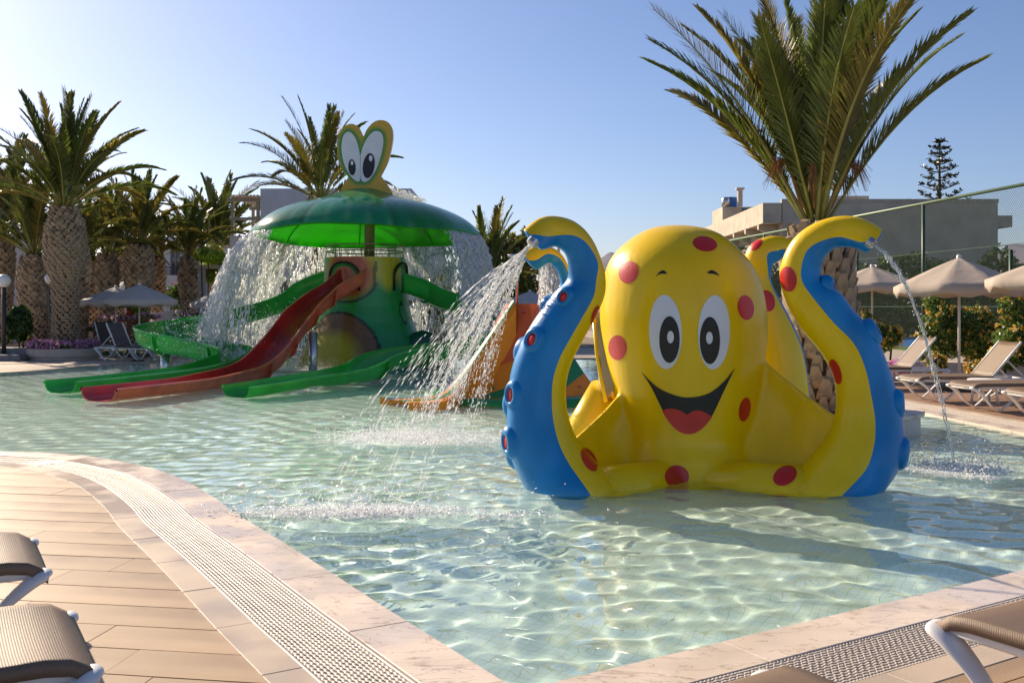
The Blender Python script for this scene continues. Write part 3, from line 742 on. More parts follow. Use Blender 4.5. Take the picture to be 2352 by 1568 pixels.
# rail and post
M_RAIL = mat('galvanised_rail', (0.35, 0.33, 0.24), 0.35, metallic=0.7)
for z in (2.96, 3.12): mb = MB(); mb.tube([(TX + math.cos(2 * PI * k / 48) * .99, TY + math.sin(2 * PI * k / 48) * .99, z) for k in range(49)], .017, 8, cap=False); part('handrail', mb, M_RAIL, TW, smooth=True)
for k in range(8): q = 2 * PI * (k + .3) / 8; mb = MB(); mb.tube([(TX + math.cos(q) * .99, TY + math.sin(q) * .99, 2.8), (TX + math.cos(q) * .99, TY + math.sin(q) * .99, 3.12)], .013, 6); part('rail_post', mb, M_RAIL, TW, smooth=True)
M_POST = mat('olive_post', (0.26, 0.23, 0.10), 0.4, var=.1)
mb = MB(); mb.tube([(TX + .12, TY, 2.7), (TX + .12, TY, 4.5)], .135, 20); part('post', mb, M_POST, TW, smooth=True)
# canopy: thin shell, teal outside, bright green inside, gently lobed rim
M_CAN = mat_attr('canopy_paint', 0.22, 0.5, 0.25, 10, 0.2, translucent=0.30); M_CANU = mat('canopy_underside', (0.06, 0.60, 0.012), 0.35, var=.12, scale=1.5, translucent=.6)
for nn2 in M_CAN.node_tree.nodes:
    if nn2.type == 'BSDF_TRANSLUCENT':
        for lk in list(nn2.inputs[0].links): M_CAN.node_tree.links.remove(lk)
        nn2.inputs[0].default_value = (.30, .95, .06, 1)
cp = [(0.05, 4.66), (.45, 4.55), (.9, 4.38), (1.41, 4.23), (1.9, 4.09), (2.26, 3.95), (2.55, 3.79), (2.75, 3.63), (2.87, 3.49), (2.93, 3.36)]
cpi = catmull(cp, 4); NC = 144
def lobe(q, r): return 1 + .022 * math.cos(8 * q) * (r / 2.93) ** 2
def can(r, z, q, dz=0): rr = r * lobe(q, r); return (TX + rr * math.cos(q), TY + rr * math.sin(q), z + dz - .035 * rr * math.sin(q) + .035 * math.cos(4 * q + .8) * (r / 2.93) ** 3 + .012 * math.sin(9 * q) * (r / 2.93) ** 2)
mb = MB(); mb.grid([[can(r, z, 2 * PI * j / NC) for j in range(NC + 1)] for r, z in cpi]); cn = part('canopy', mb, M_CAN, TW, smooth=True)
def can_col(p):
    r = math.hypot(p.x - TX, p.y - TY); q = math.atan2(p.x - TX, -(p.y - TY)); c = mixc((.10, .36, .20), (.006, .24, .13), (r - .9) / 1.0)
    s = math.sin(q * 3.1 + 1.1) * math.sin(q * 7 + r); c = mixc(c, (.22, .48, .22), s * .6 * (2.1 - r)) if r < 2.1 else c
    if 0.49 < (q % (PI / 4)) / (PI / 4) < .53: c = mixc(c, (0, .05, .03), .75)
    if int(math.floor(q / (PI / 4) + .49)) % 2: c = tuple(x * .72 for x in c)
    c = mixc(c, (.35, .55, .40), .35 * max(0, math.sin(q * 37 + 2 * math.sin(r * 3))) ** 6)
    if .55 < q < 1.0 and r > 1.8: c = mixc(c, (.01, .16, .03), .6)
    return c
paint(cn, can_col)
mb = MB(); inner = [(r * .985, z - .03) for r, z in [tuple(x) for x in cpi]]; inner = inner + [(2.93, 3.345)]
mb.grid([[can(r, z, 2 * PI * j / NC) for j in range(NC + 1)] for r, z in inner]); mb.grid([[can(2.93, 3.36, 2 * PI * j / NC) for j in range(NC + 1)], [can(2.93, 3.345, 2 * PI * j / NC) for j in range(NC + 1)]])
part('canopy_underside', mb, M_CANU, TW, smooth=True)
for k in range(8):
    q = 2 * PI * k / 8 + .2; mb = MB(); mb.tube([can(r * .975, z - .045, q) for r, z in [tuple(x) for x in cpi[6:-2]]], .016, 6); part('canopy_rib', mb, M_HOLE, TW, smooth=True)
# eyes board
EY = 25.6
M_BOARD_E = mat_attr('eye_board_paint', 0.35, 0.3, 0.1, 30, 0.06)
ol = [(780.8, 447.3), (787.6, 425.5), (793.5, 416), (800, 408), (790, 395), (781.4, 382), (776, 366), (774.5, 350.7), (774, 337), (775.5, 322), (779, 309), (785.5, 297.8), (792, 290), (800, 285.8), (808, 284.4), (816, 287), (823, 292), (829, 301), (834.8, 313),
      (840, 302), (847, 291.5), (856, 282.5), (865, 277.5), (873, 276), (881, 276.5), (889, 279.5), (896.2, 286), (900.6, 295), (902.5, 307), (902, 322), (899.3, 338.3), (895.5, 356), (890, 372.5), (882, 389), (875, 403.7), (879, 410), (884.5, 417), (891.5, 427), (897, 436), (903.5, 451),
      (893, 447), (880, 441.5), (868, 438), (856, 436), (843, 434.5), (831, 434), (818, 436.5), (806, 440), (793, 443.5)]
wl = [(826.5, 357), (823, 337), (818, 321.5), (811, 309.5), (803, 303), (795, 304.5), (788, 314), (784.5, 332), (785, 350), (788.5, 370), (795, 388), (803.5, 402), (812, 411.5), (819.5, 416.5), (824.5, 417), (827.3, 409), (827, 385)]
wr = [(828, 357), (834, 336), (842, 320), (850.5, 308.5), (859, 302), (868, 301.3), (875.5, 305.5), (879.5, 314), (880.5, 327), (878, 345), (873, 364), (866.5, 383), (858.5, 399), (850, 411), (842, 417), (834.5, 418), (829, 411.5), (828, 402), (827.8, 380)]
def densify(pl, k=2): return [tuple(p) for p in catmull([tuple(map(float, q)) for q in pl] + [tuple(map(float, pl[0]))], k)[:-1]]
def inside(p, poly):
    x, y = p; c = False; j = len(poly) - 1
    for i in range(len(poly)):
        if (poly[i][1] > y) != (poly[j][1] > y) and x < (poly[j][0] - poly[i][0]) * (y - poly[i][1]) / (poly[j][1] - poly[i][1]) + poly[i][0]: c = not c
        j = i
    return c
old = densify(ol, 3)
mb = MB(); mb.wall([P(u, v, EY) for u, v in old], (0, .16, 0)); eb = part('eye_board', mb, M_BOARD_E, TW, recalc=True)
bm = bmesh.new(); bm.from_mesh(eb.data)
bmesh.ops.triangulate(bm, faces=bm.faces)
for _ in range(4):
    long = [e for e in bm.edges if e.calc_length() > .07]
    if not long: break
    bmesh.ops.subdivide_edges(bm, edges=long, cuts=1); bmesh.ops.triangulate(bm, faces=bm.faces)
bm.to_mesh(eb.data); bm.free()
wpts = np.array(densify(wl, 3) + densify(wr, 3))
def eb_col(p):
    u = CU + p.x / EY * F; v = HV - (p.z - CAM_Z) / EY * F; d = float(np.min(np.hypot(wpts[:, 0] - u, wpts[:, 1] - v)))
    if inside((u, v), wl) or inside((u, v), wr): d = 0
    if p.y > EY + .02: d = 99
    c = mixc((.05, .26, .015), (.60, .36, .008), (d - 3.5) / 9)
    return c
paint(eb, eb_col)
for w, c1, c2 in ((wl, (808.4, 384.4, 8.3, 18.5, -3), (808.4, 374.5, 3.2, 5)), (wr, (846.8, 380.6, 13.4, 28.8, 8), (851.5, 363.8, 4, 7))):
    mb = MB(); mb.wall([P(u, v, EY - .018) for u, v in densify(w, 3)], (0, .03, 0)); ew = part('eye', mb, M_EYEW, TW)
    rows = ell(*c1, rings=1, n=28)[-1][:-1]; mb = MB(); mb.wall([P(u, v, EY - .030) for u, v in rows], (0, .015, 0)); pu = part('pupil', mb, mat('dark_blue_pupil', (.012, .014, .03), .5, var=.3, scale=30), ew)
    rows = ell(*c2, rings=1, n=20)[-1][:-1]; mb = MB(); mb.wall([P(u, v, EY - .038) for u, v in rows], (0, .01, 0)); part('eye_highlight', mb, M_EYEW, TW)

# slides: flat-bottomed U channels swept along their centre line
def slide(name_, path, mats_, label=None, sub=8, w=.36, seams=None, depths=None):
    m_in, m_out = mats_
    pts = [Vector(p) for p in catmull([tuple(P(u, v, Y)) for u, v, Y, d in path], sub)]; dd = [float(x[0]) for x in catmull([(d, 0) for *_, d in path], sub)]
    ww = w; sec_in = lambda d: [(-ww, 0), (-ww * .97, -d * .45), (-ww * .82, -d * .78), (-ww * .55, -d * .95), (0, -d), (ww * .55, -d * .95), (ww * .82, -d * .78), (ww * .97, -d * .45), (ww, 0)]
    sec_out = lambda d: [(ww + .05, .0), (ww + .055, -.03), (ww + .03, -.05), (ww * 1.03, -d * .45), (ww * .9, -d * .82), (ww * .6, -d - .01), (0, -d - .03), (-ww * .6, -d - .01), (-ww * .9, -d * .82), (-ww * 1.03, -d * .45), (-ww - .03, -.05), (-ww - .055, -.03), (-ww - .05, .0)]
    def frame(i):
        t = (pts[min(i + 1, len(pts) - 1)] - pts[max(0, i - 1)]); h = Vector((t.x, t.y, 0)).normalized(); return Vector((h.y, -h.x, 0))
    mb = MB(); rows = []
    for i, p in enumerate(pts):
        s = frame(i); full = sec_in(dd[i]) + [(ww + .02, .012)] + sec_out(dd[i]) + [(-ww - .02, .012)]
        rows.append([p + s * a + Vector((0, 0, b)) for a, b in full])
    n = len(rows[0]); vs = [q for r in rows for q in r]; fi = []; fo = []
    for i in range(len(rows) - 1):
        for j in range(n):
            q = (i * n + j, i * n + (j + 1) % n, (i + 1) * n + (j + 1) % n, (i + 1) * n + j); (fi if j < 8 else fo).append(q)
    k = len(rows) - 1
    # end faces: strips joining inside and outside of the shell
    mb.add(vs, fi + fo); mb.mi = [0] * len(fi) + [1] * len(fo)
    for base in (0, k * n):
        ins = [base + j for j in range(9)]; outs = [base + 10 + j for j in range(13)][::-1]
        for j in range(8):
            a, b = ins[j], ins[j + 1]; c, d = outs[min(12, 2 + j + 1)], outs[min(12, 2 + j)]
            mb.f.append((a, b, c, d)); mb.mi.append(1)
    sl = part(name_, mb, [m_in, m_out], TW, ang=50, label=label)
    # section flanges
    for i in (seams or []):
        i = int(i * sub); s = frame(i); p = pts[i]; t = (pts[i + 1] - pts[i - 1]).normalized(); o = sec_out(dd[i]); mb = MB(); a = []; b = []
        for (x, z) in o[2:-2]:
            c = p + s * x + Vector((0, 0, z)); e = p + s * x * 1.17 + Vector((0, 0, z - .045)); a.append(c); b.append(e)
        mb.grid([a, b]); mb.grid([[q + t * .035 for q in a], [q + t * .035 for q in b]]); mb.grid([b, [q + t * .035 for q in b]]); part('flange', mb, m_out, sl)
        mb = MB()
        for x, z in (o[3], o[4], o[6], o[8], o[9]):
            c = p + s * x * 1.1 + Vector((0, 0, z - .022)); mb.tube([c - t * .012, c + t * .05], .014, 6)
        part('bolt', mb, M_BLACK, sl, kind='stuff')
    return sl
M_RS = mat('red_slide_inside', (0.44, 0.028, 0.020), 0.32, var=.25, scale=2.0, coat=.3, bump=.1, bump_scale=20); M_RSO = mat('red_slide_outside', (0.62, 0.12, 0.045), 0.4, var=.22, scale=2.4, coat=.2)
M_GS = mat('green_slide_inside', (0.018, 0.38, 0.03), 0.3, var=.2, scale=2.0, coat=.35, translucent=.15); M_GSO = mat('green_slide_outside', (0.025, 0.46, 0.05), 0.35, var=.2, scale=1.6, coat=.3, translucent=.2)
slide('slide', [(811, 617, 24.75, .42), (780, 640, 24.3, .42), (738, 668, 23.9, .42), (700, 700, 23.4, .44), (672, 733, 22.9, .44), (637, 779, 22.3, .44), (603, 815, 21.7, .42), (566, 839, 21.1, .38), (520, 852, 20.2, .32), (445, 868, 18.7, .24), (343, 880, 17.4, .21), (226, 892, 16.35, .21)],
      (M_RS, M_RSO), 'steep red slide', seams=[1.8, 3.2, 4.8, 6.6])
slide('slide', [(775, 622, 26.1, .45), (735, 636, 26.6, .45), (690, 657, 27.1, .45), (640, 680, 27.2, .45), (560, 704, 27.0, .45), (480, 722, 26.8, .45), (410, 735, 26.3, .45), (360, 744, 25.6, .45), (345, 752, 24.9, .45), (375, 763, 24.4, .45), (430, 774, 24.1, .45), (490, 786, 23.7, .45), (530, 794, 23.2, .42), (541, 804, 22.7, .4), (510, 822, 22.2, .36), (450, 840, 21.2, .3), (370, 852, 20.4, .24), (250, 865, 19.0, .21), (138, 875.5, 17.95, .21)],
      (M_GS, M_GSO), 'winding green slide on the left', seams=[4, 9.2, 11.5])
slide('slide', [(925, 628, 25.4, .45), (962, 642, 25.5, .45), (1000, 662, 25.7, .45), (1045, 678, 25.9, .45), (1095, 700, 26.1, .45), (1145, 722, 26.0, .45), (1178, 738, 25.5, .45), (1185, 752, 24.7, .45), (1140, 768, 23.8, .42), (1060, 782, 22.9, .40), (980, 793, 22.0, .38), (915, 802, 21.3, .36), (868, 815, 20.7, .36), (828, 837, 20.1, .32), (770, 852, 19.3, .25), (690, 864, 18.4, .2), (612, 877, 17.7, .2), (542, 887, 17.2, .2)],
      (M_GS, M_GSO), 'green slide curling round on the right', seams=[1.4, 10.3, 12.4])
# feet of the slides
for u, vt, vb, Y, r in ((719, 762, 860, 23.0, .10), (382, 808, 842, 24.6, .14), (590, 862, 876, 21.3, .04), (1030, 800, 832, 22.6, .10), (1140, 780, 838, 24.0, .09), (660, 700, 852, 26.9, .09)):
    a = P(u, vt, Y); mb = MB(); mb.tube([a, (a.x, a.y, -.3)], r, 14); part('support_post', mb, M_STEEL, TW, smooth=True)

# ================================================================== CLIMBING MOUND
CM = thing('climbing_mound', 'multicoloured climbing mound of orange, red, green and blue facets behind the octopus', 'climbing frame', (.22, 17.4, 0))
cols = {'o': mat('mound_orange', (.78, .25, .004), .35, var=.1, scale=3, coat=.15, spec=.3), 'r': mat('mound_red', (.60, .05, .02), .28, var=.12, scale=3, coat=.4), 's': mat('mound_salmon', (.66, .12, .03), .35, var=.1, scale=3, coat=.15, spec=.3),
        'g': mat('mound_green', (.01, .22, .05), .3, var=.12, scale=3, coat=.4), 'b': mat('mound_blue', (.03, .16, .50), .3, var=.1, scale=3, coat=.4)}
CX, CY = .22, 17.4
def cm_pt(a, k): r, z = ((1.55, -.35), (1.36, .0), (1.05, .42), (.78, .82), (.52, 1.30), (.34, 1.60))[k]; return Vector((CX + r * math.cos(a), CY + r * math.sin(a), z))
angs = [R(-90 + 60 * i + 14) for i in range(6)]
pat = ['gogss', 'bgoss', 'grosr', 'obgor', 'googr', 'bgoss']
for i in range(6):
    a, b = angs[i], angs[(i + 1) % 6]
    for k in range(5):
        p0, p1, p2, p3 = cm_pt(a, k), cm_pt(b, k), cm_pt(b, k + 1), cm_pt(a, k + 1)
        c1 = pat[i][min(k, 4)]; c2 = pat[i][min(4, k + 1)]
        mb = MB(); mb.cur = 0; mb.add([p0, p1, p2, p3], [(0, 1, 2)]); mb.cur = 1; mb.add([p0, p2, p3], [(0, 1, 2)])
        part('facet', mb, [cols[c1], cols[c2]], CM, recalc=False)
        if 0 < k < 5:
            for s in (.28, .72):
                c = p0.lerp(p1, s).lerp(p3.lerp(p2, s), .5); nn_ = (p1 - p0).cross(p3 - p0).normalized(); mb = MB()
                ax = (p1 - p0).normalized(); up_ = nn_.cross(ax); ring = [c + nn_ * .004 + ax * .05 * math.cos(q) + up_ * .022 * math.sin(q) for q in np.linspace(0, 2 * PI, 11)[:-1]]
                mb.add(ring + [c + nn_ * .02 - up_ * .01], [(j, (j + 1) % 10, 10) for j in range(10)]); part('hand_hold', mb, cols['r'] if c1 in 'os' else cols['g'], CM, recalc=False)
mb = MB(); mb.add([cm_pt(a, 5) for a in angs], [tuple(range(6))]); part('mound_top', mb, cols['r'], CM)
# tongue slide curving down to the water on the left
def tng(t, s):      # t along, s across
    a = P(1178, 700, 17.0); b = P(1100, 812, 16.6); c = P(1040, 890, 16.2); d = P(1000, 915, 15.9); e = P(905, 921, 15.9)
    pts = [a, b, c, d, e]; q = catmull([tuple(x) for x in pts], 6); p = Vector(q[min(len(q) - 1, int(t * (len(q) - 1)))])
    w = .15 + .42 * t * t; dr = Vector((.35 + .2 * t, -.94, 0)).normalized(); bulge = .06 * (1 - s * s) * (1 - t)
    return p + dr * (s * w) + Vector((0, 0, bulge - (.10 * abs(s) ** 3) * (1 - t)))
for k, key in enumerate('gobro' if False else 'gbogo'):
    s0, s1 = -1 + 2 * k / 5, -1 + 2 * (k + 1) / 5; mb = MB()
    mb.grid([[tng(i / 24, s0 + (s1 - s0) * j / 3) + Vector((0, 0, .02)) for j in range(4)] for i in range(25)]); part('slide_stripe', mb, [cols['o']] if key == 'o' else [cols[key]], CM, smooth=True)
mb = MB(); mb.grid([[tng(i / 24, s) + Vector((0, 0, z)) for s, z in ((-1, .02), (-1.02, -.5))] for i in range(25)]); mb.grid([[tng(i / 24, s) + Vector((0, 0, z)) for s, z in ((1, .02), (1.02, -.6))] for i in range(25)]); part('slide_side', mb, cols['o'], CM)
mb = MB(); mb.lathe([(1.75, -.3), (1.75, .06), (1.3, .09)], (CX, CY, 0), 40); part('mound_foot', mb, cols['g'], CM, smooth=True)
for u, vt, vb, Y in ((1240, 585, 702, 17.3), (1187, 592, 702, 17.7), (1283, 560, 702, 17.3)):
    a, b = P(u, vt, Y), P(u, vb, Y); mb = MB(); mb.tube([b, a, a + Vector((0, 0, .04))], .028, 10)
    if u != 1283: mb.tube([a + Vector((-.16, 0, .03)), a + Vector((.02, 0, .035)), a + Vector((.10, 0, .03))], .03, 8)
    part('shower_pipe', mb, M_STEEL, CM, smooth=True)
# ================================================================== PALMS
def leafmat(name, c, var=.3, tl=.45, scale=1.5):
    return mat(name, c, .42, var=var, scale=scale, translucent=tl, spec=.6)
M_LF = leafmat('palm_leaf', (0.13, 0.16, 0.028)); M_LF2 = leafmat('palm_leaf_olive', (0.20, 0.165, 0.03)); M_RACH = mat('palm_rachis', (0.26, 0.24, 0.05), .45, var=.2, scale=6)
M_BOOT = mat('palm_boot', (0.34, 0.25, 0.165), .8, var=.5, scale=5, bump=.5, bump_scale=25); M_TRUNK = mat('palm_trunk', (0.075, 0.05, 0.032), .95, var=.5, scale=9, bump=.8, bump_scale=18, bdist=.03)
M_DRY = mat('dry_fibre', (0.36, 0.17, 0.06), .8, var=.3, scale=10, translucent=.2)
def frond_mesh(name, L, elev, droop, npair, ll, seed, lw=.022, start=.16, vee=32):
    """one feather leaf in the XZ plane, base at the origin, leaning towards +X"""
    rnd = random.Random(seed); n = 22; pts = [Vector((0, 0, 0))]; tans = []
    side = rnd.uniform(-.10, .10)
    for i in range(n):
        t = i / n; a = elev - droop * (t ** 1.6); d = Vector((math.cos(a), side * t, math.sin(a))).normalized(); tans.append(d); pts.append(pts[-1] + d * (L / n))
    tans.append(tans[-1]); V = []; Fq = []; mi = []
    mb = MB(); mb.tube(pts[::2], [max(.004, .030 * L / 3.5 * (1 - .88 * k / (len(pts[::2]) - 1))) for k in range(len(pts[::2]))], 5, up=(0, 1, 0)); nr = len(mb.f); mb.mi = [1] * nr
    def at(t):
        x = t * n; i = min(n - 1, int(x)); return pts[i].lerp(pts[i + 1], x - i), tans[i].lerp(tans[min(n, i + 1)], x - i).normalized()
    vs = []; fs = []
    for k in range(npair):
        t = start + (1 - start) * (k + .5) / npair; p, d = at(t); up = Vector((0, 1, 0)).cross(d) * -1
        if up.z < 0: up = -up
        prof_ = min(1, .35 + 4.5 * (t - start)) * (1 - .62 * max(0, (t - .45) / .55) ** 1.7)
        for sgn in (-1, 1):
            if rnd.random() < .04: continue
            a = R(58 - 36 * t + rnd.uniform(-7, 7)); ve = R(vee + rnd.uniform(-16, 12)) * (1.15 - .6 * t)
            sd_ = Vector((0, sgn, 0)); lat = sd_ * math.cos(ve) + up * math.sin(ve); dr = (d * math.cos(a) + lat * math.sin(a)).normalized()
            l_ = ll * prof_ * rnd.uniform(.85, 1.1); w = lw * rnd.uniform(.8, 1.15); wn = dr.cross(up.lerp(sd_ * sgn, .45)).normalized() * w
            mid = p + dr * l_ * .5; tip = p + dr * l_ + Vector((0, 0, -l_ * rnd.uniform(.03, .16)))
            o = len(vs); vs += [p - wn * .5, p + wn * .5, mid + wn * .62, mid - wn * .62, tip]; fs += [(o, o + 1, o + 2, o + 3), (o + 3, o + 2, o + 4)]
    base = len(mb.v); mb.v += [tuple(v) for v in vs]; mb.f += [tuple(i + base for i in f) for f in fs]; mb.mi += [0] * len(fs)
    me = mb.mesh(name); return me
FR = {}
def frond_set(key, L, ll, npair, lw, classes, olive=False, vee=32):
    out = []
    for ci, (e, dr) in enumerate(classes):
        for v in range(2):
            me = frond_mesh('frond', L * (.95 + .1 * v), R(e), R(dr), npair, ll, 31 * ci + v + len(FR) * 100, lw, vee=vee); me.materials.append(M_LF2 if (olive or (ci + v) % 3 == 2) else M_LF); me.materials.append(M_RACH); out.append(me)
    FR[key] = out; return out
frond_set('big', 3.45, .56, 140, .022, [(86, 14), (79, 26), (72, 34), (66, 34), (61, 34)], vee=38)
frond_set('mid', 3.1, .46, 84, .034, [(85, 16), (76, 32), (64, 48), (50, 60), (30, 66)])
frond_set('far', 2.6, .42, 56, .050, [(84, 22), (74, 46), (62, 74), (46, 88), (26, 80)])
def boot_mesh(name, w, h, d):
    mb = MB(); mb.add([(-w * .55, 0, -h * .5), (w * .55, 0, -h * .5), (w * .42, d * .75, h * .18), (-w * .42, d * .75, h * .18), (w * .22, d, h * .5), (-w * .22, d, h * .5), (w * .25, d * .1, h * .6), (-w * .25, d * .1, h * .6), (0, d * .55, -h * .18)],
        [(0, 1, 8), (1, 2, 8), (2, 3, 8), (3, 0, 8), (3, 2, 4, 5), (5, 4, 6, 7), (1, 6, 4, 2), (0, 3, 5, 7)])
    m = mb.mesh(name); fix_normals(m); return m
BOOTS = {}
def palm(name, x, y, z0, prof, key, nfr, label, scale=1.0, seed=1, boots=(60, .2, .2), boots_parts=False, lean=(0, 0), group='date palms round the pool', crown_up=.1, az0=0, classes=None):
    """prof: [(radius, height)] of the trunk, ground to crown"""
    rnd = random.Random(seed); t = thing(name, label, 'palm tree', (x, y, z0), 0, group); H = prof[-1][1]
    cen = lambda h: Vector((x + lean[0] * (h / H), y + lean[1] * (h / H), z0 + h))
    pr = catmull([tuple(map(float, p)) for p in prof], 5); n = 20; mb = MB(); rows = []
    for r, h in pr:
        c = cen(h); rows.append([c + Vector((math.cos(2 * PI * j / n) * r, math.sin(2 * PI * j / n) * r, 0)) for j in range(n + 1)])
    mb.grid(rows); part('trunk', mb, M_TRUNK, t, smooth=True)
    N, bw, bh = boots; rr = np.array([p[0] for p in pr]); hh = np.array([p[1] for p in pr]); ga = PI * (3 - math.sqrt(5))
    bm_ = boot_mesh('boot', bw, bh, .5 * bw); bm_.materials.append(M_BOOT)
    # rows spiral up: circumference/bw boots per turn
    V = []; Fc = []; h = .0; k = 0; insts = []
    while h < H - .05:
        r = float(np.interp(h, hh, rr)); per = max(6, round(2 * PI * r / (bw * 1.02))); 
        for j in range(per):
            a = 2 * PI * (j + .5 * (k % 2)) / per + rnd.uniform(-.06, .06); insts.append((h + rnd.uniform(-.1, .1) * bh, a, r))
        h += bh * .62; k += 1
    bvv = np.array([v.co[:] for v in bm_.vertices]); bff = [tuple(p.vertices) for p in bm_.polygons]
    vis = [q for q in insts if math.sin(q[1]) < .25] if boots_parts else []
    rest = [q for q in insts if q not in vis]
    if len(vis) > 300: rest += vis[300:]; vis = vis[:300]
    def bmat(q):
        h, a, r = q; c = cen(h) + Vector((math.cos(a) * r * .97, math.sin(a) * r * .97, 0)); s = rnd.uniform(.75, 1.2) * (1.0 if key == 'big' else float(np.interp(h / H, [0, .3, .6], [.74, .80, 1.1])))
        return c, a - PI / 2, s, rnd.uniform(-.15, .15)
    for q in vis:
        c, a, s, tl = bmat(q); o = bpy.data.objects.new('boot', bm_); COL.objects.link(o); o.parent = t; o.location = (c.x - x, c.y - y, c.z - z0); o.rotation_euler = (tl, rnd.uniform(-.15, .15), a); o.scale = (s, s, s)
    mb = MB()
    for q in rest:
        c, a, s, tl = bmat(q); M = Matrix.Rotation(a, 3, 'Z') @ Matrix.Rotation(tl, 3, 'X') * s; mb.add([c + M @ Vector(v) for v in bvv], bff)
    if rest: part('boots', mb, M_BOOT, t, kind='stuff', recalc=False)
    FS = FR[key]; top = cen(H); r0 = prof[-1][0]
    for i in range(nfr):
        q = i / nfr; ci = min(len(FS) // 2 - 1, int((q ** (1.0 if classes is None else classes)) * (len(FS) // 2))); me = FS[ci * 2 + i % 2]
        a = az0 + i * ga + rnd.uniform(-.15, .15); o = bpy.data.objects.new('frond', me); COL.objects.link(o); o.parent = t
        s = scale * rnd.uniform(.9, 1.08); c = top + Vector((math.cos(a) * r0 * .55 * (q + .15), math.sin(a) * r0 * .55 * (q + .15), crown_up * (1 - q) - .02))
        o.location = (c.x - x, c.y - y, c.z - z0); o.rotation_euler = (rnd.uniform(-.25, .25), rnd.uniform(-.10, .10), a); o.scale = (s, s, s)
    return t, top
# the big palm behind the octopus, in its round marble-topped planter
PLX, PLY = 3.98, 12.95
pt = thing('round_planter', 'round marble topped planter island in the pool at the foot of the big palm', 'planter', (PLX, PLY, 0))
mb = MB(); mb.lathe([(1.20, -.5), (1.20, .195)], (PLX, PLY, 0), 64); part('planter_wall', mb, mat('planter_plaster', (.55, .52, .48), .6, var=.1, scale=5), pt, smooth=True)
mb = MB(); mb.lathe([(.82, .25), (1.24, .25), (1.25, .243), (1.25, .205), (1.2, .2)], (PLX, PLY, 0), 64); part('planter_top', mb, M_MARBLE, pt, ang=30)
mb = MB(); mb.lathe([(.001, .2), (.83, .2)], (PLX, PLY, 0), 32); part('soil', mb, M_EARTH, pt)
bp, btop = palm('date_palm', 4.02, 12.9, .15, [(.50, 0), (.47, .35), (.43, .9), (.42, 1.6), (.42, 2.0), (.36, 2.25), (.24, 2.45)], 'big', 40, 'tall date palm with a huge feathery crown in the pool behind the octopus', .87, 5, (90, .17, .27), True, lean=(-.12, 0), crown_up=.25, az0=1.3)
# dry flower stalks
for a, s in ((R(200), 1), (R(330), .9), (R(250), .8), (R(20), .7)):
    rnd = random.Random(int(a * 100)); mb = MB()
    b0 = btop + Vector((math.cos(a) * .2, math.sin(a) * .2, .2)); b1 = b0 + Vector((math.cos(a) * .28, math.sin(a) * .28, .62)) * s
    mb.tube([b0, b0.lerp(b1, .6) + Vector((0, 0, .06)), b1], [.02, .014, .01], 5)
    for k in range(46):
        e = b1 + Vector((math.cos(a) * rnd.uniform(.05, .30) + rnd.uniform(-.06, .06), math.sin(a) * .15 + rnd.uniform(-.08, .08), rnd.uniform(-.42, -.1))) * s
        mb.tube([b1 - Vector((0, 0, rnd.uniform(0, .1))), b1.lerp(e, .5) + Vector((0, 0, .09)), e], [.004, .004, .002], 3, cap=False)
    part('flower_stalk', mb, M_DRY, bp, kind='stuff')
def PG(u, Y, z=DECK): return ((u - CU) / F * Y, Y, z)
lp = 'date palms on the left behind the pool'
def zt(v, Y): return CAM_Z + (HV - v) / F * Y
palm('date_palm', *PG(150, 29.1, .35), [(.42, 0), (.35, .5), (.34, 1.5), (.37, 2.0), (.50, 2.35), (.54, 3.0), (.46, 3.6), (.30, 4.05)], 'mid', 46, 'tallest date palm on the left, thick trunk rising from the pink flower planter', 1.02, 11, (60, .17, .15), True, group=lp, az0=.2)
palm('date_palm', *PG(80, 31.5, .1), [(.44, 0), (.40, .8), (.45, 1.8), (.45, 2.5), (.38, 2.9), (.26, 3.1)], 'mid', 34, 'stout date palm just left of the tallest one, its trunk behind the rope fence', .95, 12, (60, .17, .15), False, group=lp)
palm('date_palm', *PG(2, 35, .1), [(.34, 0), (.34, 2), (.40, 3.2), (.3, 3.9)], 'mid', 34, 'date palm cut by the left edge of the photo', 1.15, 13, (60, .2, .18), False, group=lp, az0=1)
for i, (u, Y, w, vt, s, nf, lab) in enumerate([(190, 33, 13, 570, .75, 18, 'slim date palm half hidden right behind the tallest trunk'), (213, 38, 15, 588, .8, 22, 'short date palm right of the tallest one, left of a thicker trunk'), (246, 36, 22, 582, .85, 24, 'date palm with dark barrel trunk above the left parasol'),
        (320, 36, 29, 558, 1.0, 28, 'barrel trunked date palm behind the two pale parasols'), (360, 39, 16, 588, .8, 20, 'thinner date palm leaning beside the barrel trunked one'), (434, 38, 19, 588, .95, 24, 'date palm left of the small pergola and bright green shrub'),
        (497, 46, 17, 575, 1.35, 28, 'date palm next to the pergola of the white house')]):
    r = w / F * Y; H = zt(vt, Y) - .2
    palm('date_palm', *PG(u, Y, .2), [(r * .72, 0), (r * .72, H * .35), (r * .95, H * .6), (r * 1.0, H * .8), (r * .72, H)], 'far', nf, lab, s, 20 + i, (40, .20, .17), False, group=lp, az0=i)
for i, (u, Y, vt, s) in enumerate([(-70, 40, 520, 1.3), (270, 52, 540, 1.1)]):
    H = zt(vt, Y) - .2; palm('date_palm', *PG(u, Y, .2), [(.33, 0), (.32, H * .6), (.40, H * .85), (.28, H)], 'far', 30, ['date palm beyond the left edge of the grove, crown only', 'far date palm behind the grove, right of the tallest one'][i], s, 40 + i, (40, .22, .2), False, group=lp, az0=i * 2)
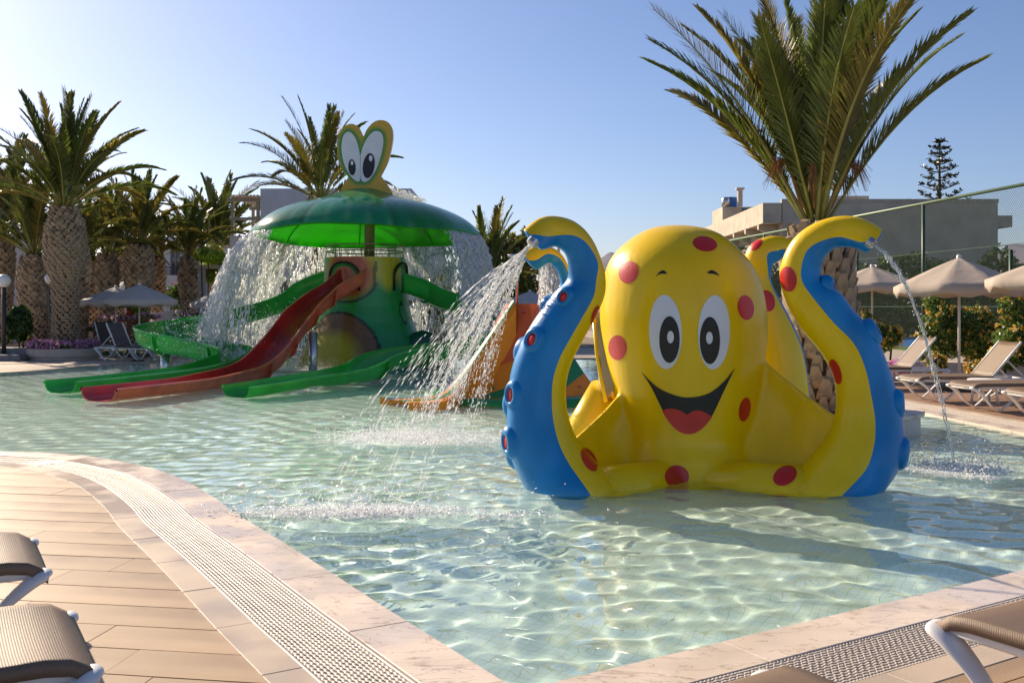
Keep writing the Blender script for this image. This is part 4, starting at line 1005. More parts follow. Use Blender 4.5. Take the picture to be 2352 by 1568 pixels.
palm('date_palm', *PG(735, 33.5, .1), [(.36, 0), (.33, 1.5), (.30, 3.5), (.30, 4.6), (.26, 5.05)], 'mid', 30, 'date palm rising behind the mushroom canopy, beside the eye board', 1.0, 51, (50, .17, .16), False, az0=2.4)
palm('date_palm', *PG(1128, 40, .1), [(.28, 0), (.26, 1.6), (.24, 2.6)], 'far', 26, 'low dark palm right of the waterfall', 1.1, 52, (50, .17, .16), False, az0=.4)
palm('date_palm', *PG(1010, 34, .1), [(.22, 0), (.2, .6), (.18, .9)], 'far', 22, 'young palm behind the right side of the tower', .8, 53, (50, .17, .16), False, az0=.9)

# ================================================================== SHRUBS
def leaf_cloud(blobs, n, size, seed, flower=None, nf=0, fsize=.05, upright=.0):
    """returns verts, quad faces, material index of leaves spread on the shells and inside of a few blobs"""
    r = np.random.default_rng(seed); B = np.array(blobs, float); vol = B[:, 3] * B[:, 4] * B[:, 5]; pick = r.choice(len(B), n, p=vol / vol.sum())
    d = r.normal(size=(n, 3)); d /= np.linalg.norm(d, axis=1)[:, None]; rad = r.uniform(.45, 1.08, n) ** .6 * (1 + .18 * np.sin(d[:, 0] * 7 + pick) * np.sin(d[:, 2] * 6 + 1.3 * pick))
    C = B[pick, :3] + d * rad[:, None] * B[pick, 3:6]; nr = d + r.normal(0, .7, (n, 3)); nr /= np.linalg.norm(nr, axis=1)[:, None]
    t = np.cross(nr, r.normal(size=(n, 3))); t /= np.linalg.norm(t, axis=1)[:, None]; b = np.cross(nr, t); s = size * r.uniform(.6, 1.4, n)[:, None]
    V = np.stack([C - t * s, C + b * s * .45, C + t * s, C - b * s * .45], 1).reshape(-1, 3); mi = (r.random(n) < .35).astype(int)
    if flower is not None and nf:
        pk = r.choice(len(B), nf, p=vol / vol.sum()); d = r.normal(size=(nf, 3)); d[:, 1] -= .4; d[:, 2] += .2; d /= np.linalg.norm(d, axis=1)[:, None]
        C = B[pk, :3] + d * r.uniform(.97, 1.14, nf)[:, None] * B[pk, 3:6]
        C = np.repeat(C, 6, 0) + r.normal(0, fsize * .8, (nf * 6, 3)); m = nf * 6; nr = r.normal(size=(m, 3)); nr /= np.linalg.norm(nr, axis=1)[:, None]
        t = np.cross(nr, r.normal(size=(m, 3))); t /= np.linalg.norm(t, axis=1)[:, None]; b = np.cross(nr, t); s = fsize * r.uniform(.6, 1.2, m)[:, None]
        V = np.concatenate([V, np.stack([C - t * s, C + b * s * .8, C + t * s, C - b * s * .8], 1).reshape(-1, 3)]); mi = np.concatenate([mi, np.full(m, 2) + (r.random(m) < .35)])
    Fq = np.arange(len(V)).reshape(-1, 4); return V, Fq, mi
def shrub(name, label, cat, blobs, n, size, mats_, seed, group=None, nf=0, fsize=.05, stem=True):
    b0 = blobs[0]; t = thing(name, label, cat, (b0[0], b0[1], max(0, b0[2] - b0[5])), 0, group)
    V, Fq, mi = leaf_cloud(blobs, n, size, seed, 1, nf, fsize); V = V - np.array(t.location)
    o = bulk('foliage', V, Fq, None, kind='stuff', parent=t, uniform=4, matidx=mi)
    pass
    for m in mats_: o.data.materials.append(m)
    if stem:
        mb = MB(); rnd = random.Random(seed)
        for b in blobs[:6]:
            mb.tube([(b[0] + rnd.uniform(-.1, .1), b[1], 0), (b[0], b[1], b[2]), (b[0] + rnd.uniform(-.2, .2) * b[3], b[1], b[2] + b[5] * .6)], [.03, .02, .008], 5)
        part('stem', mb, M_TRUNK, t)
    return t
G1 = leafmat('shrub_leaf', (.08, .15, .025)); G2 = leafmat('shrub_leaf_light', (.17, .24, .03)); GL = leafmat('lime_leaf', (.28, .40, .02), tl=.5); GL2 = leafmat('lime_leaf_pale', (.42, .50, .03), tl=.5)
FY = mat('orange_yellow_petal', (.75, .40, .04), .6, translucent=.3); FY2 = mat('cream_petal', (.75, .62, .25), .6, translucent=.3); FP = mat('pink_petal', (.62, .25, .48), .6, translucent=.3); FP2 = mat('pale_pink_petal', (.75, .45, .65), .6, translucent=.3); FR_ = mat('red_petal', (.7, .03, .02), .6, translucent=.3)
def bl(u, v, Y, w, h, d=None): c = P(u, v, Y); k = Y / F; return (c.x, c.y, c.z, w * k, (d if d else w * k * .8), h * k)
hg = 'orange flowering shrubs along the fence on the right'
shrub('flowering_shrub', 'broad shrub covered in orange and cream flowers behind the loungers, right of the fence post', 'shrub', [bl(2170, 760, 22, 55, 60), bl(2235, 770, 22, 60, 60), bl(2150, 690, 22.2, 28, 22), bl(2280, 790, 21.8, 45, 50), bl(2130, 820, 21.5, 28, 30)], 11000, .048, [G1, G2, FY, FY2], 61, hg, 170, .035)
shrub('flowering_shrub', 'tall orange flowering shrub at the right edge by the third parasol', 'shrub', [bl(2335, 700, 20, 40, 50), bl(2350, 780, 20, 60, 60), bl(2400, 720, 20, 50, 70), bl(2310, 820, 19.8, 40, 30)], 9000, .045, [G1, G2, FY, FY2], 62, hg, 150, .033)
shrub('flowering_shrub', 'small round orange flowering shrub beside the big palm trunk', 'shrub', [bl(2020, 775, 24, 48, 30), bl(1985, 745, 24, 22, 30), bl(2050, 770, 24, 25, 20)], 4500, .045, [G1, G2, FY, FY2], 63, hg, 110, .035)
shrub('pink_flowers', 'clump of pink flowers under the back lounger', 'flowers', [bl(2068, 843, 19.3, 26, 10)], 500, .03, [G1, G2, FP, FP2], 64, None, 160, .035, False)
shrub('flower_bush', 'trailing orange flowers spilling over the kerb between two loungers', 'shrub', [bl(2150, 835, 19.6, 22, 24), bl(2250, 845, 19, 30, 16)], 1500, .035, [G1, G2, FY, FY2], 65, hg, 110, .03)
# hedge beyond the court
shrub('clipped_hedge', 'long dark clipped hedge behind the chain link fence', 'hedge', [(-6 + 4.5 * k + 13, 52 + .0 * k, 2.0, 3.1, .9, 2.3) for k in range(0, 10)], 48000, .16, [leafmat('hedge_leaf', (.03, .06, .012), tl=.2), leafmat('hedge_leaf_light', (.09, .14, .02), tl=.3), FY, FY2], 66)
shrub('green_shrub', 'bright lime green shrub above the small pergola', 'shrub', [bl(480, 588, 36, 32, 16), bl(462, 580, 36, 12, 12), bl(505, 592, 36, 18, 10), bl(490, 625, 38.5, 40, 28)], 3500, .07, [GL, GL2, FY, FY], 67)
shrub('dark_shrub', 'dark glossy shrub at the foot of the leftmost trunks', 'shrub', [bl(42, 745, 29, 30, 38), bl(50, 715, 29, 14, 14)], 4500, .06, [G1, leafmat('deep_leaf', (.02, .05, .012)), FY, FY], 68)
shrub('garden_shrub', 'green shrub with a red bloom under the left parasol', 'shrub', [bl(315, 728, 35, 22, 20), bl(300, 700, 35.5, 12, 16)], 2500, .06, [G2, GL, FR_, FR_], 69, None, 9, .07)
shrub('garden_shrub', 'olive shrub behind the low white wall left of the winding slide', 'shrub', [bl(420, 690, 40, 30, 25), bl(400, 675, 40, 20, 22), bl(450, 695, 40, 24, 18), bl(300, 690, 41, 70, 18)], 5000, .08, [G1, G2, FY, FP], 70, None, 20, .05)
shrub('garden_shrub', 'yellowish wild shrub right of the mushroom canopy', 'shrub', [bl(1180, 610, 44, 40, 70), bl(1150, 580, 44, 22, 40), bl(1205, 570, 44, 20, 45), bl(1185, 660, 42, 50, 40)], 9000, .09, [leafmat('olive_leaf', (.13, .12, .02)), G2, FY, FY2], 71, None, 60, .06)
shrub('garden_shrub', 'shrubs between the tower and the climbing mound', 'shrub', [bl(1080, 700, 38, 40, 22), bl(1010, 690, 38, 40, 24), bl(1270, 660, 38, 30, 40)], 6000, .09, [G1, G2, FY, FY2], 72)
shrub('rose_bed', 'flower bed with pink and red blooms behind the rope fence', 'flowers', [bl(340, 727, 34, 30, 5), bl(270, 732, 34.5, 40, 6), bl(225, 755, 33, 30, 6), bl(430, 723, 37, 30, 4)], 2500, .05, [G1, G2, FP, FP2], 73, None, 110, .045, False)
# flower planter at the foot of the tallest palm
fpx, fpy = PG(147, 29.1)[:2]
fp = thing('flower_planter', 'low oval beige planter full of pink flowers round the tallest palm', 'planter', (fpx, fpy, DECK))
mb = MB(); mb.lathe([(.98, DECK), (.98, .12), (1.0, .13), (1.04, .13), (1.04, .34), (1.0, .36), (.92, .36), (.9, .3), (.001, .3)], (fpx, fpy, 0), 48, 1, .9); part('planter_bowl', mb, mat('beige_render', (.46, .38, .31), .7, var=.08, scale=6), fp, ang=35)
V, Fq, mi = leaf_cloud([(fpx + .78 * math.cos(q), fpy + .68 * math.sin(q), .43, .22, .22, .13) for q in np.linspace(0, 2 * PI, 17)[:-1]], 2600, .04, 5, 1, 520, .035)
o = bulk('flowers', V - np.array(fp.location), Fq, None, kind='stuff', parent=fp, uniform=4, matidx=mi); pass
for m in (G1, G2, FP, FP2): o.data.materials.append(m)

# Norfolk pine
nx0, ny0 = PG(2158, 90)[:2]; npn = thing('norfolk_pine', 'tall symmetrical conifer with tiered branches behind the concrete building', 'tree', (nx0, ny0, 0))
Ht = zt(320, 90); M_PINE = leafmat('pine_needle', (.035, .05, .02), tl=.1)
mb = MB(); mb.tube([(nx0, ny0, 0), (nx0, ny0, Ht * .6), (nx0, ny0, Ht)], [.35, .2, .03], 8); part('trunk', mb, M_TRUNK, npn, smooth=True)
rnd = random.Random(3); z = 6.0; mb = MB(); V = []
while z < Ht - .2:
    fr = (Ht - z) / (Ht - 6); L = .25 + 3.3 * fr ** .8; nb_ = 6
    for k in range(nb_):
        a = 2 * PI * k / nb_ + z * 1.7 + rnd.uniform(-.2, .2); LL = L * rnd.uniform(.8, 1.1); dr = Vector((math.cos(a), math.sin(a), 0)); pts = [Vector((nx0, ny0, z)) + dr * LL * t + Vector((0, 0, LL * (.12 * t + .22 * t * t))) for t in (0, .35, .7, 1)]
        mb.tube(pts, [.05, .04, .025, .012], 4, cap=False)
        for j in range(int(3 + 5 * fr)):
            t = rnd.uniform(.35, 1.0); p = pts[0].lerp(pts[3], t) + Vector((0, 0, LL * .1 * t * (t - 1))); sp = .10 + .30 * (1 - t)
            q = p + Vector((rnd.uniform(-sp, sp), rnd.uniform(-sp, sp), rnd.uniform(0, .12)));
            for _ in range(4):
                e = Vector((rnd.uniform(-1, 1), rnd.uniform(-1, 1), rnd.uniform(-.2, 1))).normalized() * .30; w = e.cross(Vector((rnd.uniform(-1, 1), rnd.uniform(-1, 1), .3))).normalized() * .055; V += [q - w, q + w, q + e + w, q + e - w]
    z += .55 + .6 * fr
part('branches', mb, M_TRUNK, npn, kind='stuff')
V = np.array([tuple(v) for v in V]) - np.array(npn.location); bulk('needles', V, np.arange(len(V)).reshape(-1, 4), M_PINE, parent=npn, uniform=4)
# ================================================================== BUILDINGS
M_WALLW = mat('white_render', (.62, .60, .62), .8, var=.05, scale=1.5, bump=.1, bump_scale=30); M_CONC = mat('bare_concrete', (.50, .43, .34), .9, var=.14, scale=.8, bump=.4, bump_scale=8, detail=8); M_CONC2 = mat('light_concrete', (.50, .42, .33), .9, var=.16, scale=1.3, bump=.4, bump_scale=10)
M_GLASS = mat('dark_glass', (.03, .04, .05), .08, spec=.8); M_FRAME = mat('grey_frame', (.30, .30, .28), .5); M_WOOD = mat('pergola_wood', (.40, .33, .24), .6, var=.1, scale=5); M_IRON = mat('dark_iron', (.03, .03, .03), .5); M_BROWN = mat('brown_post', (.16, .065, .03), .7, var=.25, scale=8)
def wall_with(name, parent, P0, P1, z0, z1, holes, th, m):
    """vertical wall from P0 to P1 (xy) with rectangular openings [(s0,s1,z0,z1)] as shares of length and metres"""
    P0 = Vector((P0[0], P0[1], 0)); P1 = Vector((P1[0], P1[1], 0)); d = P1 - P0; L = d.length; d.normalize(); n_ = Vector((d.y, -d.x, 0)); xs = sorted({0, L, *[h[0] * L for h in holes], *[h[1] * L for h in holes]}); zs = sorted({z0, z1, *[h[2] for h in holes], *[h[3] for h in holes]})
    mb = MB()
    for a, b in zip(xs[:-1], xs[1:]):
        for c, e in zip(zs[:-1], zs[1:]):
            mx_, mz = (a + b) / 2, (c + e) / 2
            if any(h[0] * L < mx_ < h[1] * L and h[2] < mz < h[3] for h in holes): continue
            o = P0 + d * mx_ - n_ * (th / 2); mb.box((o.x, o.y, mz), (b - a, th, e - c), math.atan2(d.y, d.x))
    w = part(name, mb, m, parent)
    for h in holes:
        a, b = h[0] * L, h[1] * L; o = P0 + d * ((a + b) / 2) - n_ * (th * .55); ang = math.atan2(d.y, d.x); fm = MB(); W, H = b - a, h[3] - h[2]; zc = (h[2] + h[3]) / 2
        for dx, dz, sx, sz in ((0, H / 2 - .03, W, .06), (0, -H / 2 + .03, W, .06), (-W / 2 + .03, 0, .06, H - .12), (W / 2 - .03, 0, .06, H - .12), (0, 0, .05, H - .12)):
            q = o + d * dx; fm.box((q.x, q.y, zc + dz), (sx, .07, sz), ang)
        f = part('window', fm, M_FRAME, parent); g = MB(); q = o - n_ * .02; g.box((q.x, q.y, zc), (W - .1, .015, H - .1), ang); part('pane', g, M_GLASS, f)
    return w
def X(u, Y): return (u - CU) / F * Y
# white house behind the slide tower
Yh = 40.0; H1 = zt(433, Yh)
wh = thing('white_house', 'white flat roofed house in shade behind the slide tower', 'house', (X(760, Yh), Yh + 3, 0))
wall_with('wall', wh, (X(598, Yh), Yh), (X(940, Yh), Yh), 0, H1, [(.72, .80, 1.2, 2.7), (.10, .2, 1.0, 2.6)], .3, M_WALLW)
mb = MB(); mb.box((X(598, Yh) + .15, Yh + 3.31, H1 / 2), (.3, 6, H1)); mb.box((X(769, Yh), Yh + 3.2, H1 - .1), (X(940, Yh) - X(598, Yh) - .6, 5.6, .2)); part('roof', mb, M_WALLW, wh)
mb = MB(); mb.wall([(X(940, Yh) + .005, Yh + .0, 0), (X(1000, Yh), Yh, 0), (X(1000, Yh), Yh, zt(560, Yh)), (X(975, Yh), Yh, zt(500, Yh)), (X(960, Yh), Yh, zt(455, Yh)), (X(945, Yh), Yh, H1), (X(940, Yh) + .005, Yh, H1)], (0, 6, 0)); part('side_wing', mb, M_WALLW, wh)
fm = MB(); cx_, cz_ = X(965, Yh), (zt(565, Yh) + zt(607, Yh)) / 2
for dx, dz, sx, sz in ((0, .36, .6, .05), (0, -.36, .6, .05), (-.28, 0, .05, .67), (.28, 0, .05, .67)): fm.box((cx_ + dx, Yh - .03, cz_ + dz), (sx, .06, sz))
f = part('window', fm, M_FRAME, wh); g = MB(); g.box((cx_, Yh - .012, cz_), (.5, .015, .66)); part('pane', g, M_GLASS, f)
mb = MB(); mb.box((X(562, Yh) , Yh + 2, zt(542, Yh) / 2), (X(598, Yh) - X(528, Yh) - .02, 4, zt(542, Yh))); part('terrace_block', mb, M_WALLW, wh)
zp = zt(462, Yh); pg = thing('pergola', 'grey wooden roof terrace pergola on the left end of the white house', 'pergola', (X(562, Yh), Yh, zt(542, Yh)))
for u in (531, 590):
    for y in (Yh + .2, Yh + 3.4): mb = MB(); mb.box((X(u, Yh), y, (zt(542, Yh) + zp) / 2), (.12, .12, zp - zt(542, Yh) - .02)); part('post', mb, M_WOOD, pg)
for y in (Yh + .1, Yh + 3.5): mb = MB(); mb.box((X(562, Yh), y, zp + .06), (1.45, .1, .16)); part('beam', mb, M_WOOD, pg)
for k in range(9): mb = MB(); mb.box((X(531, Yh) + .02 + k * .135, Yh + 1.8, zp + .19), (.05, 4.1, .08)); part('slat', mb, M_WOOD, pg)
mb = MB(); mb.box((X(562, Yh), Yh + .12, zt(502, Yh)), (1.3, .06, .12)); part('rail', mb, M_WOOD, pg)
# small pergola shade by the shrub
Yp = 37.0; p2 = thing('pergola', 'small pale flat roofed shade structure beneath the lime green shrub', 'pergola', (X(490, Yp), Yp, 0)); z2 = zt(612, Yp)
mb = MB(); mb.box((X(495, Yp), Yp + 1, z2), (1.55, 2, .12)); part('roof', mb, M_WOOD, p2)
for u in (456, 466, 524): mb = MB(); mb.box((X(u, Yp), Yp + .15, (z2 - .06) / 2), (.11, .11, z2 - .07)); part('post', mb, M_FRAME, p2)
# balcony block on the left
Yb = 58.0; bb = thing('apartment_block', 'white apartment block with balconies behind the left palms', 'building', (X(340, Yb), Yb + 4, 0)); zb_ = zt(552, Yb)
wall_with('wall', bb, (X(232, Yb), Yb), (X(520, Yb), Yb), 0, zb_, [(.55, .63, 2.9, 4.9), (.68, .76, 2.9, 4.9), (.15, .23, 2.9, 4.9), (.3, .38, 2.9, 4.9), (.55, .63, .2, 2.2), (.3, .38, .2, 2.2), (.84, .92, 2.9, 4.9)], .3, M_WALLW)
mb = MB(); mb.box((X(376, Yb), Yb + 4, zb_ + .1), (7.4, 8, .2)); part('roof', mb, M_WALLW, bb)
for a, b in ((.27, .42), (.52, .66), (.67, .8)):
    x0, x1 = X(232, Yb) + a * (X(520, Yb) - X(232, Yb)), X(232, Yb) + b * (X(520, Yb) - X(232, Yb)); mb = MB(); mb.box(((x0 + x1) / 2, Yb - .6, 2.65), (x1 - x0, 1.15, .25)); mb.box(((x0 + x1) / 2, Yb - 1.1, 3.05), (x1 - x0, .12, .55)); bal = part('balcony', mb, M_WALLW, bb)
    mb = MB()
    for k in range(12): mb.box((x0 + .08 + k * (x1 - x0 - .16) / 11, Yb - 1.1, 3.55), (.025, .025, .45))
    mb.box(((x0 + x1) / 2, Yb - 1.1, 3.79), (x1 - x0, .04, .04)); part('railing', mb, M_IRON, bal)
Yw = 44.0; wb = thing('white_house', 'white rendered house at the far left edge behind the lamp', 'house', (X(40, Yw), Yw + 3, 0)); zw = zt(548, Yw)
wall_with('wall', wb, (X(-160, Yw), Yw), (X(62, Yw), Yw), 0, zw, [(.55, .66, 1, 2.4)], .3, M_WALLW)
wall_with('wall', wb, (X(62, Yw) + .005, Yw + 1), (X(108, Yw), Yw + 1), 0, zw - .7, [(.25, .75, .1, 2.9)], .3, M_WALLW)
mb = MB(); mb.box((X(-50, Yw), Yw + 3, zw + .1), (4.4, 6, .2)); part('roof', mb, M_WALLW, wb)
# concrete building on the right
Yc = 62.0; xc0 = X(1797, Yc); xc1 = X(2292, Yc); zc1 = zt(466, Yc); cb = thing('concrete_building', 'unfinished grey brown concrete building with roof overhangs behind the fence', 'building', ((xc0 + xc1) / 2, Yc + 5, 0))
mb = MB(); mb.box(((xc0 + xc1) / 2, Yc + 7, zc1 / 2), (xc1 - xc0, 14, zc1)); part('wall', mb, M_CONC, cb)
mb = MB(); mb.box(((xc0 + xc1) / 2, Yc + .1, zc1 + .12), (xc1 - xc0 + .1, .25, .24)); part('parapet', mb, M_CONC2, cb)
mb = MB(); mb.box((xc1 + .45, Yc + 3, zt(508, Yc)), (.9, 6, .7)); part('roof_ledge', mb, M_CONC2, cb)
mb = MB(); mb.box((X(1960, Yc), Yc + 4, zc1 + .35), (3.0, 5, .5)); part('stair_head', mb, M_CONC, cb)
x2 = X(1640, 84); d = Vector((x2 - xc0, 22, 0)).normalized(); sw = MB(); hz = zt(545, Yc)
mb = MB(); mb.wall([(xc0, Yc + .01, 0), (x2, Yc + 22, 0), (x2, Yc + 22, zc1 - 1.9), (xc0, Yc + .01, zc1 - 1.9)], (3, 2, 0)); part('side_wall', mb, M_CONC, cb)
mb = MB(); n_ = Vector((-d.y, d.x, 0)); n_ = n_ if n_.x < 0 else -n_; a0 = Vector((xc0, Yc, 0)) + n_ * 1.2; a1 = Vector((x2, Yc + 22, 0)) + n_ * 1.2
mb.wall([(a0.x, a0.y, zc1 - 1.25), (a1.x, a1.y, zc1 - 1.25), (a1.x, a1.y, zc1), (a0.x, a0.y, zc1)], -n_ * 1.15); part('roof_band', mb, M_CONC2, cb)
for k in range(6):
    q = a0.lerp(a1, (k + .3) / 6); mb = MB(); mb.wall([(q.x, q.y, zc1 - 1.27), (q.x, q.y, zc1 - 1.55), (q.x - n_.x * 1.3, q.y - n_.y * 1.3, zc1 - 2.1), (q.x - n_.x * 1.3, q.y - n_.y * 1.3, zc1 - 1.27)], d * .4); part('bracket', mb, M_CONC, cb)
for k in range(4):
    q = Vector((xc0, Yc, 0)).lerp(Vector((x2, Yc + 22, 0)), .12 + k * .22) + n_ * .02; mb = MB(); mb.wall([(q.x, q.y, 3.6), (q.x + d.x * 1.6, q.y + d.y * 1.6, 3.6), (q.x + d.x * 1.6, q.y + d.y * 1.6, 5.6), (q.x, q.y, 5.6)], n_ * .04); f = part('window', mb, M_FRAME, cb)
    mb = MB(); mb.wall([(q.x + d.x * .1 + n_.x * .045, q.y + d.y * .1 + n_.y * .045, 3.7), (q.x + d.x * 1.5 + n_.x * .045, q.y + d.y * 1.5 + n_.y * .045, 3.7), (q.x + d.x * 1.5 + n_.x * .045, q.y + d.y * 1.5 + n_.y * .045, 5.5), (q.x + d.x * .1 + n_.x * .045, q.y + d.y * .1 + n_.y * .045, 5.5)], n_ * .01); part('pane', mb, M_GLASS, f)
Yt = 80.0; tw = thing('stair_tower', 'concrete stair tower with chimney standing above the roof of the concrete building', 'building', (X(1688, Yt), Yt, 0))
mb = MB(); mb.box((X(1690, Yt), Yt + 1, zt(478, Yt) / 2), (X(1726, Yt) - X(1653, Yt), 4, zt(478, Yt))); part('wall', mb, M_CONC2, tw)
mb = MB(); mb.box((X(1691, Yt), Yt - 1.3, (zt(478, Yt) + zt(440, Yt)) / 2), (.35, .35, zt(440, Yt) - zt(478, Yt))); mb.box((X(1691, Yt), Yt - 1.3, zt(438, Yt)), (.62, .5, .14)); part('chimney', mb, M_CONC2, tw)
mb = MB(); mb.box((X(1706, Yt), Yt - 1.03, zt(490, Yt)), (.6, .06, .6)); part('window', mb, M_GLASS, tw)
wt = thing('water_tank', 'blue rooftop water tank beside a silver boiler on the stair tower', 'water tank', (X(1672, Yt), Yt, zt(478, Yt)))
mb = MB(); mb.lathe([(.001, zt(478, Yt)), (.42, zt(478, Yt)), (.42, zt(455, Yt)), (.001, zt(453, Yt))], (X(1678, Yt), Yt - .4, 0), 16); part('tank', mb, mat('tank_blue', (.02, .12, .45), .4), wt, ang=40)
mb = MB(); mb.tube([(X(1664, Yt), Yt - .6, zt(478, Yt)), (X(1664, Yt), Yt - .6, zt(459, Yt)), (X(1664, Yt), Yt - .6, zt(455, Yt))], [.35, .35, .2], 14); part('boiler', mb, M_STEEL, wt, smooth=True)

# hills
def hill(name, pts, Y, depth, m):
    mb = MB(); n = 60; u0, u1 = pts[0][0], pts[-1][0]; us = np.linspace(u0, u1, n); rg = np.random.default_rng(int(Y)); jit = np.interp(us, np.linspace(u0, u1, 24), rg.uniform(-1.5, 1.5, 24)); rows = []
    for k, (dy, f) in enumerate(((-depth, 0), (-depth * .6, .45), (-depth * .25, .85), (0, 1), (depth, .3))):
        rows.append([(X(u, Y), Y + dy, max(-1, (zt(float(np.interp(u, [p[0] for p in pts], [p[1] for p in pts])) + j, Y)) * f)) for u, j in zip(us, jit)])
    mb.grid(rows); return solo(name, mb, m, kind='structure', smooth=True)
M_HILL = mat('hazy_hill', (.10, .10, .14), .95, var=.2, scale=.02)
hill('hill', [(1180, 700), (1300, 640), (1370, 600), (1400, 578), (1440, 590), (1520, 640), (1620, 700)], 420, 90, M_HILL)
hill('hill', [(2230, 700), (2290, 640), (2320, 560), (2380, 566), (2480, 580), (2600, 690)], 600, 120, M_HILL)

# ================================================================== FENCE AND TENNIS COURT
def fx(Y): return 13.86 - 0.128 * (Y - 34)
M_FGREEN = mat('fence_green', (.03, .075, .04), .45, var=.2, scale=3)
M_WIRE = mat('fence_wire', (.16, .20, .13), .5)
cf = thing('chain_link_fence', 'tall green chain link tennis court fence receding behind the parasols', 'fence', (fx(34), 34, 0))
def ftop(Y): return 5.02
ys = [24.4 + 4.72 * k for k in range(-1, 9)]
for Y in ys:
    short = abs(Y - 29.12) < .2; mb = MB(); mb.tube([(fx(Y), Y, -.02), (fx(Y), Y, 3.2 if short else ftop(Y))], .06, 10); part('post', mb, M_FGREEN, cf, smooth=True)
mb = MB(); mb.tube([(fx(19), 19, 5.02), (fx(64), 64, 5.02)], .055, 8); part('top_rail', mb, mat('fence_rail_green', (.10, .17, .08), .45), cf, smooth=True)
for z in (1.55, 3.35): mb = MB(); mb.tube([(fx(19), 19, z), (fx(64), 64, z)], .012, 5); part('tension_wire', mb, M_FGREEN, cf)
V = []; p = .10; L = 45.4; Hh = 4.95
dirf = np.array([-0.128, 1, 0]) / math.hypot(.128, 1); P0f = np.array([fx(19), 19, 0]); nf_ = np.array([dirf[1], -dirf[0], 0]); w = .0048
s = -Hh
while s < L:
    for sg in (1, -1):
        a, b = (s, s + Hh) if sg == 1 else (s + Hh, s); z0_, z1_ = .05, Hh; 
        t0, t1 = 0.0, 1.0
        # clip to fence length
        def cl(t): return a + (b - a) * t
        lo, hi = (0 - a) / (b - a), (L - a) / (b - a)
        if lo > hi: lo, hi = hi, lo
        t0, t1 = max(0, lo), min(1, hi)
        if t0 < t1:
            q0 = P0f + dirf * cl(t0) + np.array([0, 0, z0_ + (z1_ - z0_) * t0]); q1 = P0f + dirf * cl(t1) + np.array([0, 0, z0_ + (z1_ - z0_) * t1]); dd_ = (q1 - q0) / np.linalg.norm(q1 - q0); o1 = np.cross(dd_, nf_) * w; o2 = nf_ * w
            for c_, e_ in ((-o1, o1), (-o2, o2)): V += [q0 + c_, q0 + e_, q1 + e_, q1 + c_]
    s += p
V = np.array(V) - np.array(cf.location); bulk('wire_mesh', V, np.arange(len(V)).reshape(-1, 4), M_WIRE, parent=cf, uniform=4)
flat_poly('court_green', [(fx(20) + .1, 20), (60, 20), (60, 39), (fx(39), 39)], -.1, .012, mat('court_green', (.16, .24, .05), .8, var=.1, scale=3))
flat_poly('court_blue', [(fx(39), 39), (60, 39), (60, 49.5), (fx(49.5), 49.5)], -.1, .014, mat('court_blue', (.02, .20, .55), .7, var=.08, scale=2))
mb = MB(); mb.box((18, 39.1, .017), (24, .08, .004)); solo('court_line', mb, M_WHITE, kind='structure')
# paving and kerb between the deck and the fence
flat_poly('garden_strip', [(12.0, 8), (14.5, 20), (fx(20), 20), (fx(34), 34), (fx(64), 64), (3, 64), (4.6, 33), (5.9, 24.2), (8, 22), (13.5, 20)][::1] if False else [(5.2, 31), (6.4, 20.3), (14.4, 20.3), (fx(21), 21), (fx(34), 34), (fx(64), 64), (3, 64)], -.1, .02, M_GROUND)
lw = thing('low_wall', 'low pale kerb wall under the orange shrubs behind the loungers', 'wall', (9, 20, 0))
mb = MB(); mb.wall([(6.2, 21.5, 0), (12.0, 19.0, 0), (12.0, 19.0, .42), (6.2, 21.5, .42)], (.1, .3, 0)); mb.wall([(12.01, 19.0, 0), (13.5, 14, 0), (13.5, 14, .42), (12.01, 19.0, .42)], (.3, .1, 0)); part('kerb_block', mb, mat('cream_render', (.58, .50, .42), .8, var=.08, scale=4), lw)

# garden wall, steps and lawn on the left
def G3(u, v, Y): return P(u, v, Y)
gw = thing('garden_wall', 'long low white retaining wall behind the winding slide', 'wall', (X(440, 38), 38, 0))
mb = MB(); mb.wall([(X(338, 38), 38, 0), (X(760, 38), 38, 0), (X(760, 38), 38, zt(690, 38)), (X(500, 38), 38, zt(699, 38)), (X(338, 38), 38, zt(720, 38))], (0, .3, 0)); part('wall_block', mb, M_WALLW, gw)
gw2 = thing('garden_wall', 'low beige wall in front of the leftmost palm trunks', 'wall', (X(60, 28), 28, 0))
mb = MB(); mb.wall([(X(58, 30), 30, 0), (X(230, 32), 32, 0), (X(230, 32), 32, .38), (X(58, 30), 30, .38)], (0, .25, 0)); part('wall_block', mb, mat('beige_render', (.46, .38, .31)), gw2)
gw3 = thing('garden_wall', 'pink edged low garden wall behind the rope fence', 'wall', (X(270, 36), 36, 0))
mb = MB(); mb.wall([(X(190, 36.5), 36.5, 0), (X(337, 37.5), 37.5, 0), (X(337, 37.5), 37.5, zt(731, 37)), (X(190, 36.5), 36.5, zt(745, 37))], (0, .25, 0)); part('wall_block', mb, mat('pink_render', (.50, .36, .32), .8, var=.1, scale=3), gw3)
stp = thing('garden_steps', 'two grey stone steps at the left edge of the photo', 'steps', (X(20, 28.5), 28.5, DECK))
for k in range(2): mb = MB(); mb.box((X(0, 28.5), 28.6 + .35 * k, DECK + .085 + .17 * k), (1.6, .9 - .35 * k + .3, .168)); part('step', mb, mat('grey_stone', (.20, .19, .20), .8, var=.2, scale=6), stp)
M_LAWN = mat('lawn', (.10, .17, .02), .9, var=.3, scale=4)
flat_poly('lawn', [(X(160, 31.5), 31.6), (X(330, 31.5), 31.6), (X(345, 36), 36), (X(150, 36), 36)], -.05, .09, M_LAWN)
flat_poly('garden_soil', [(-45, 37.0), (8, 37.0), (8, 80), (-45, 80)], -.3, .0, M_EARTH)

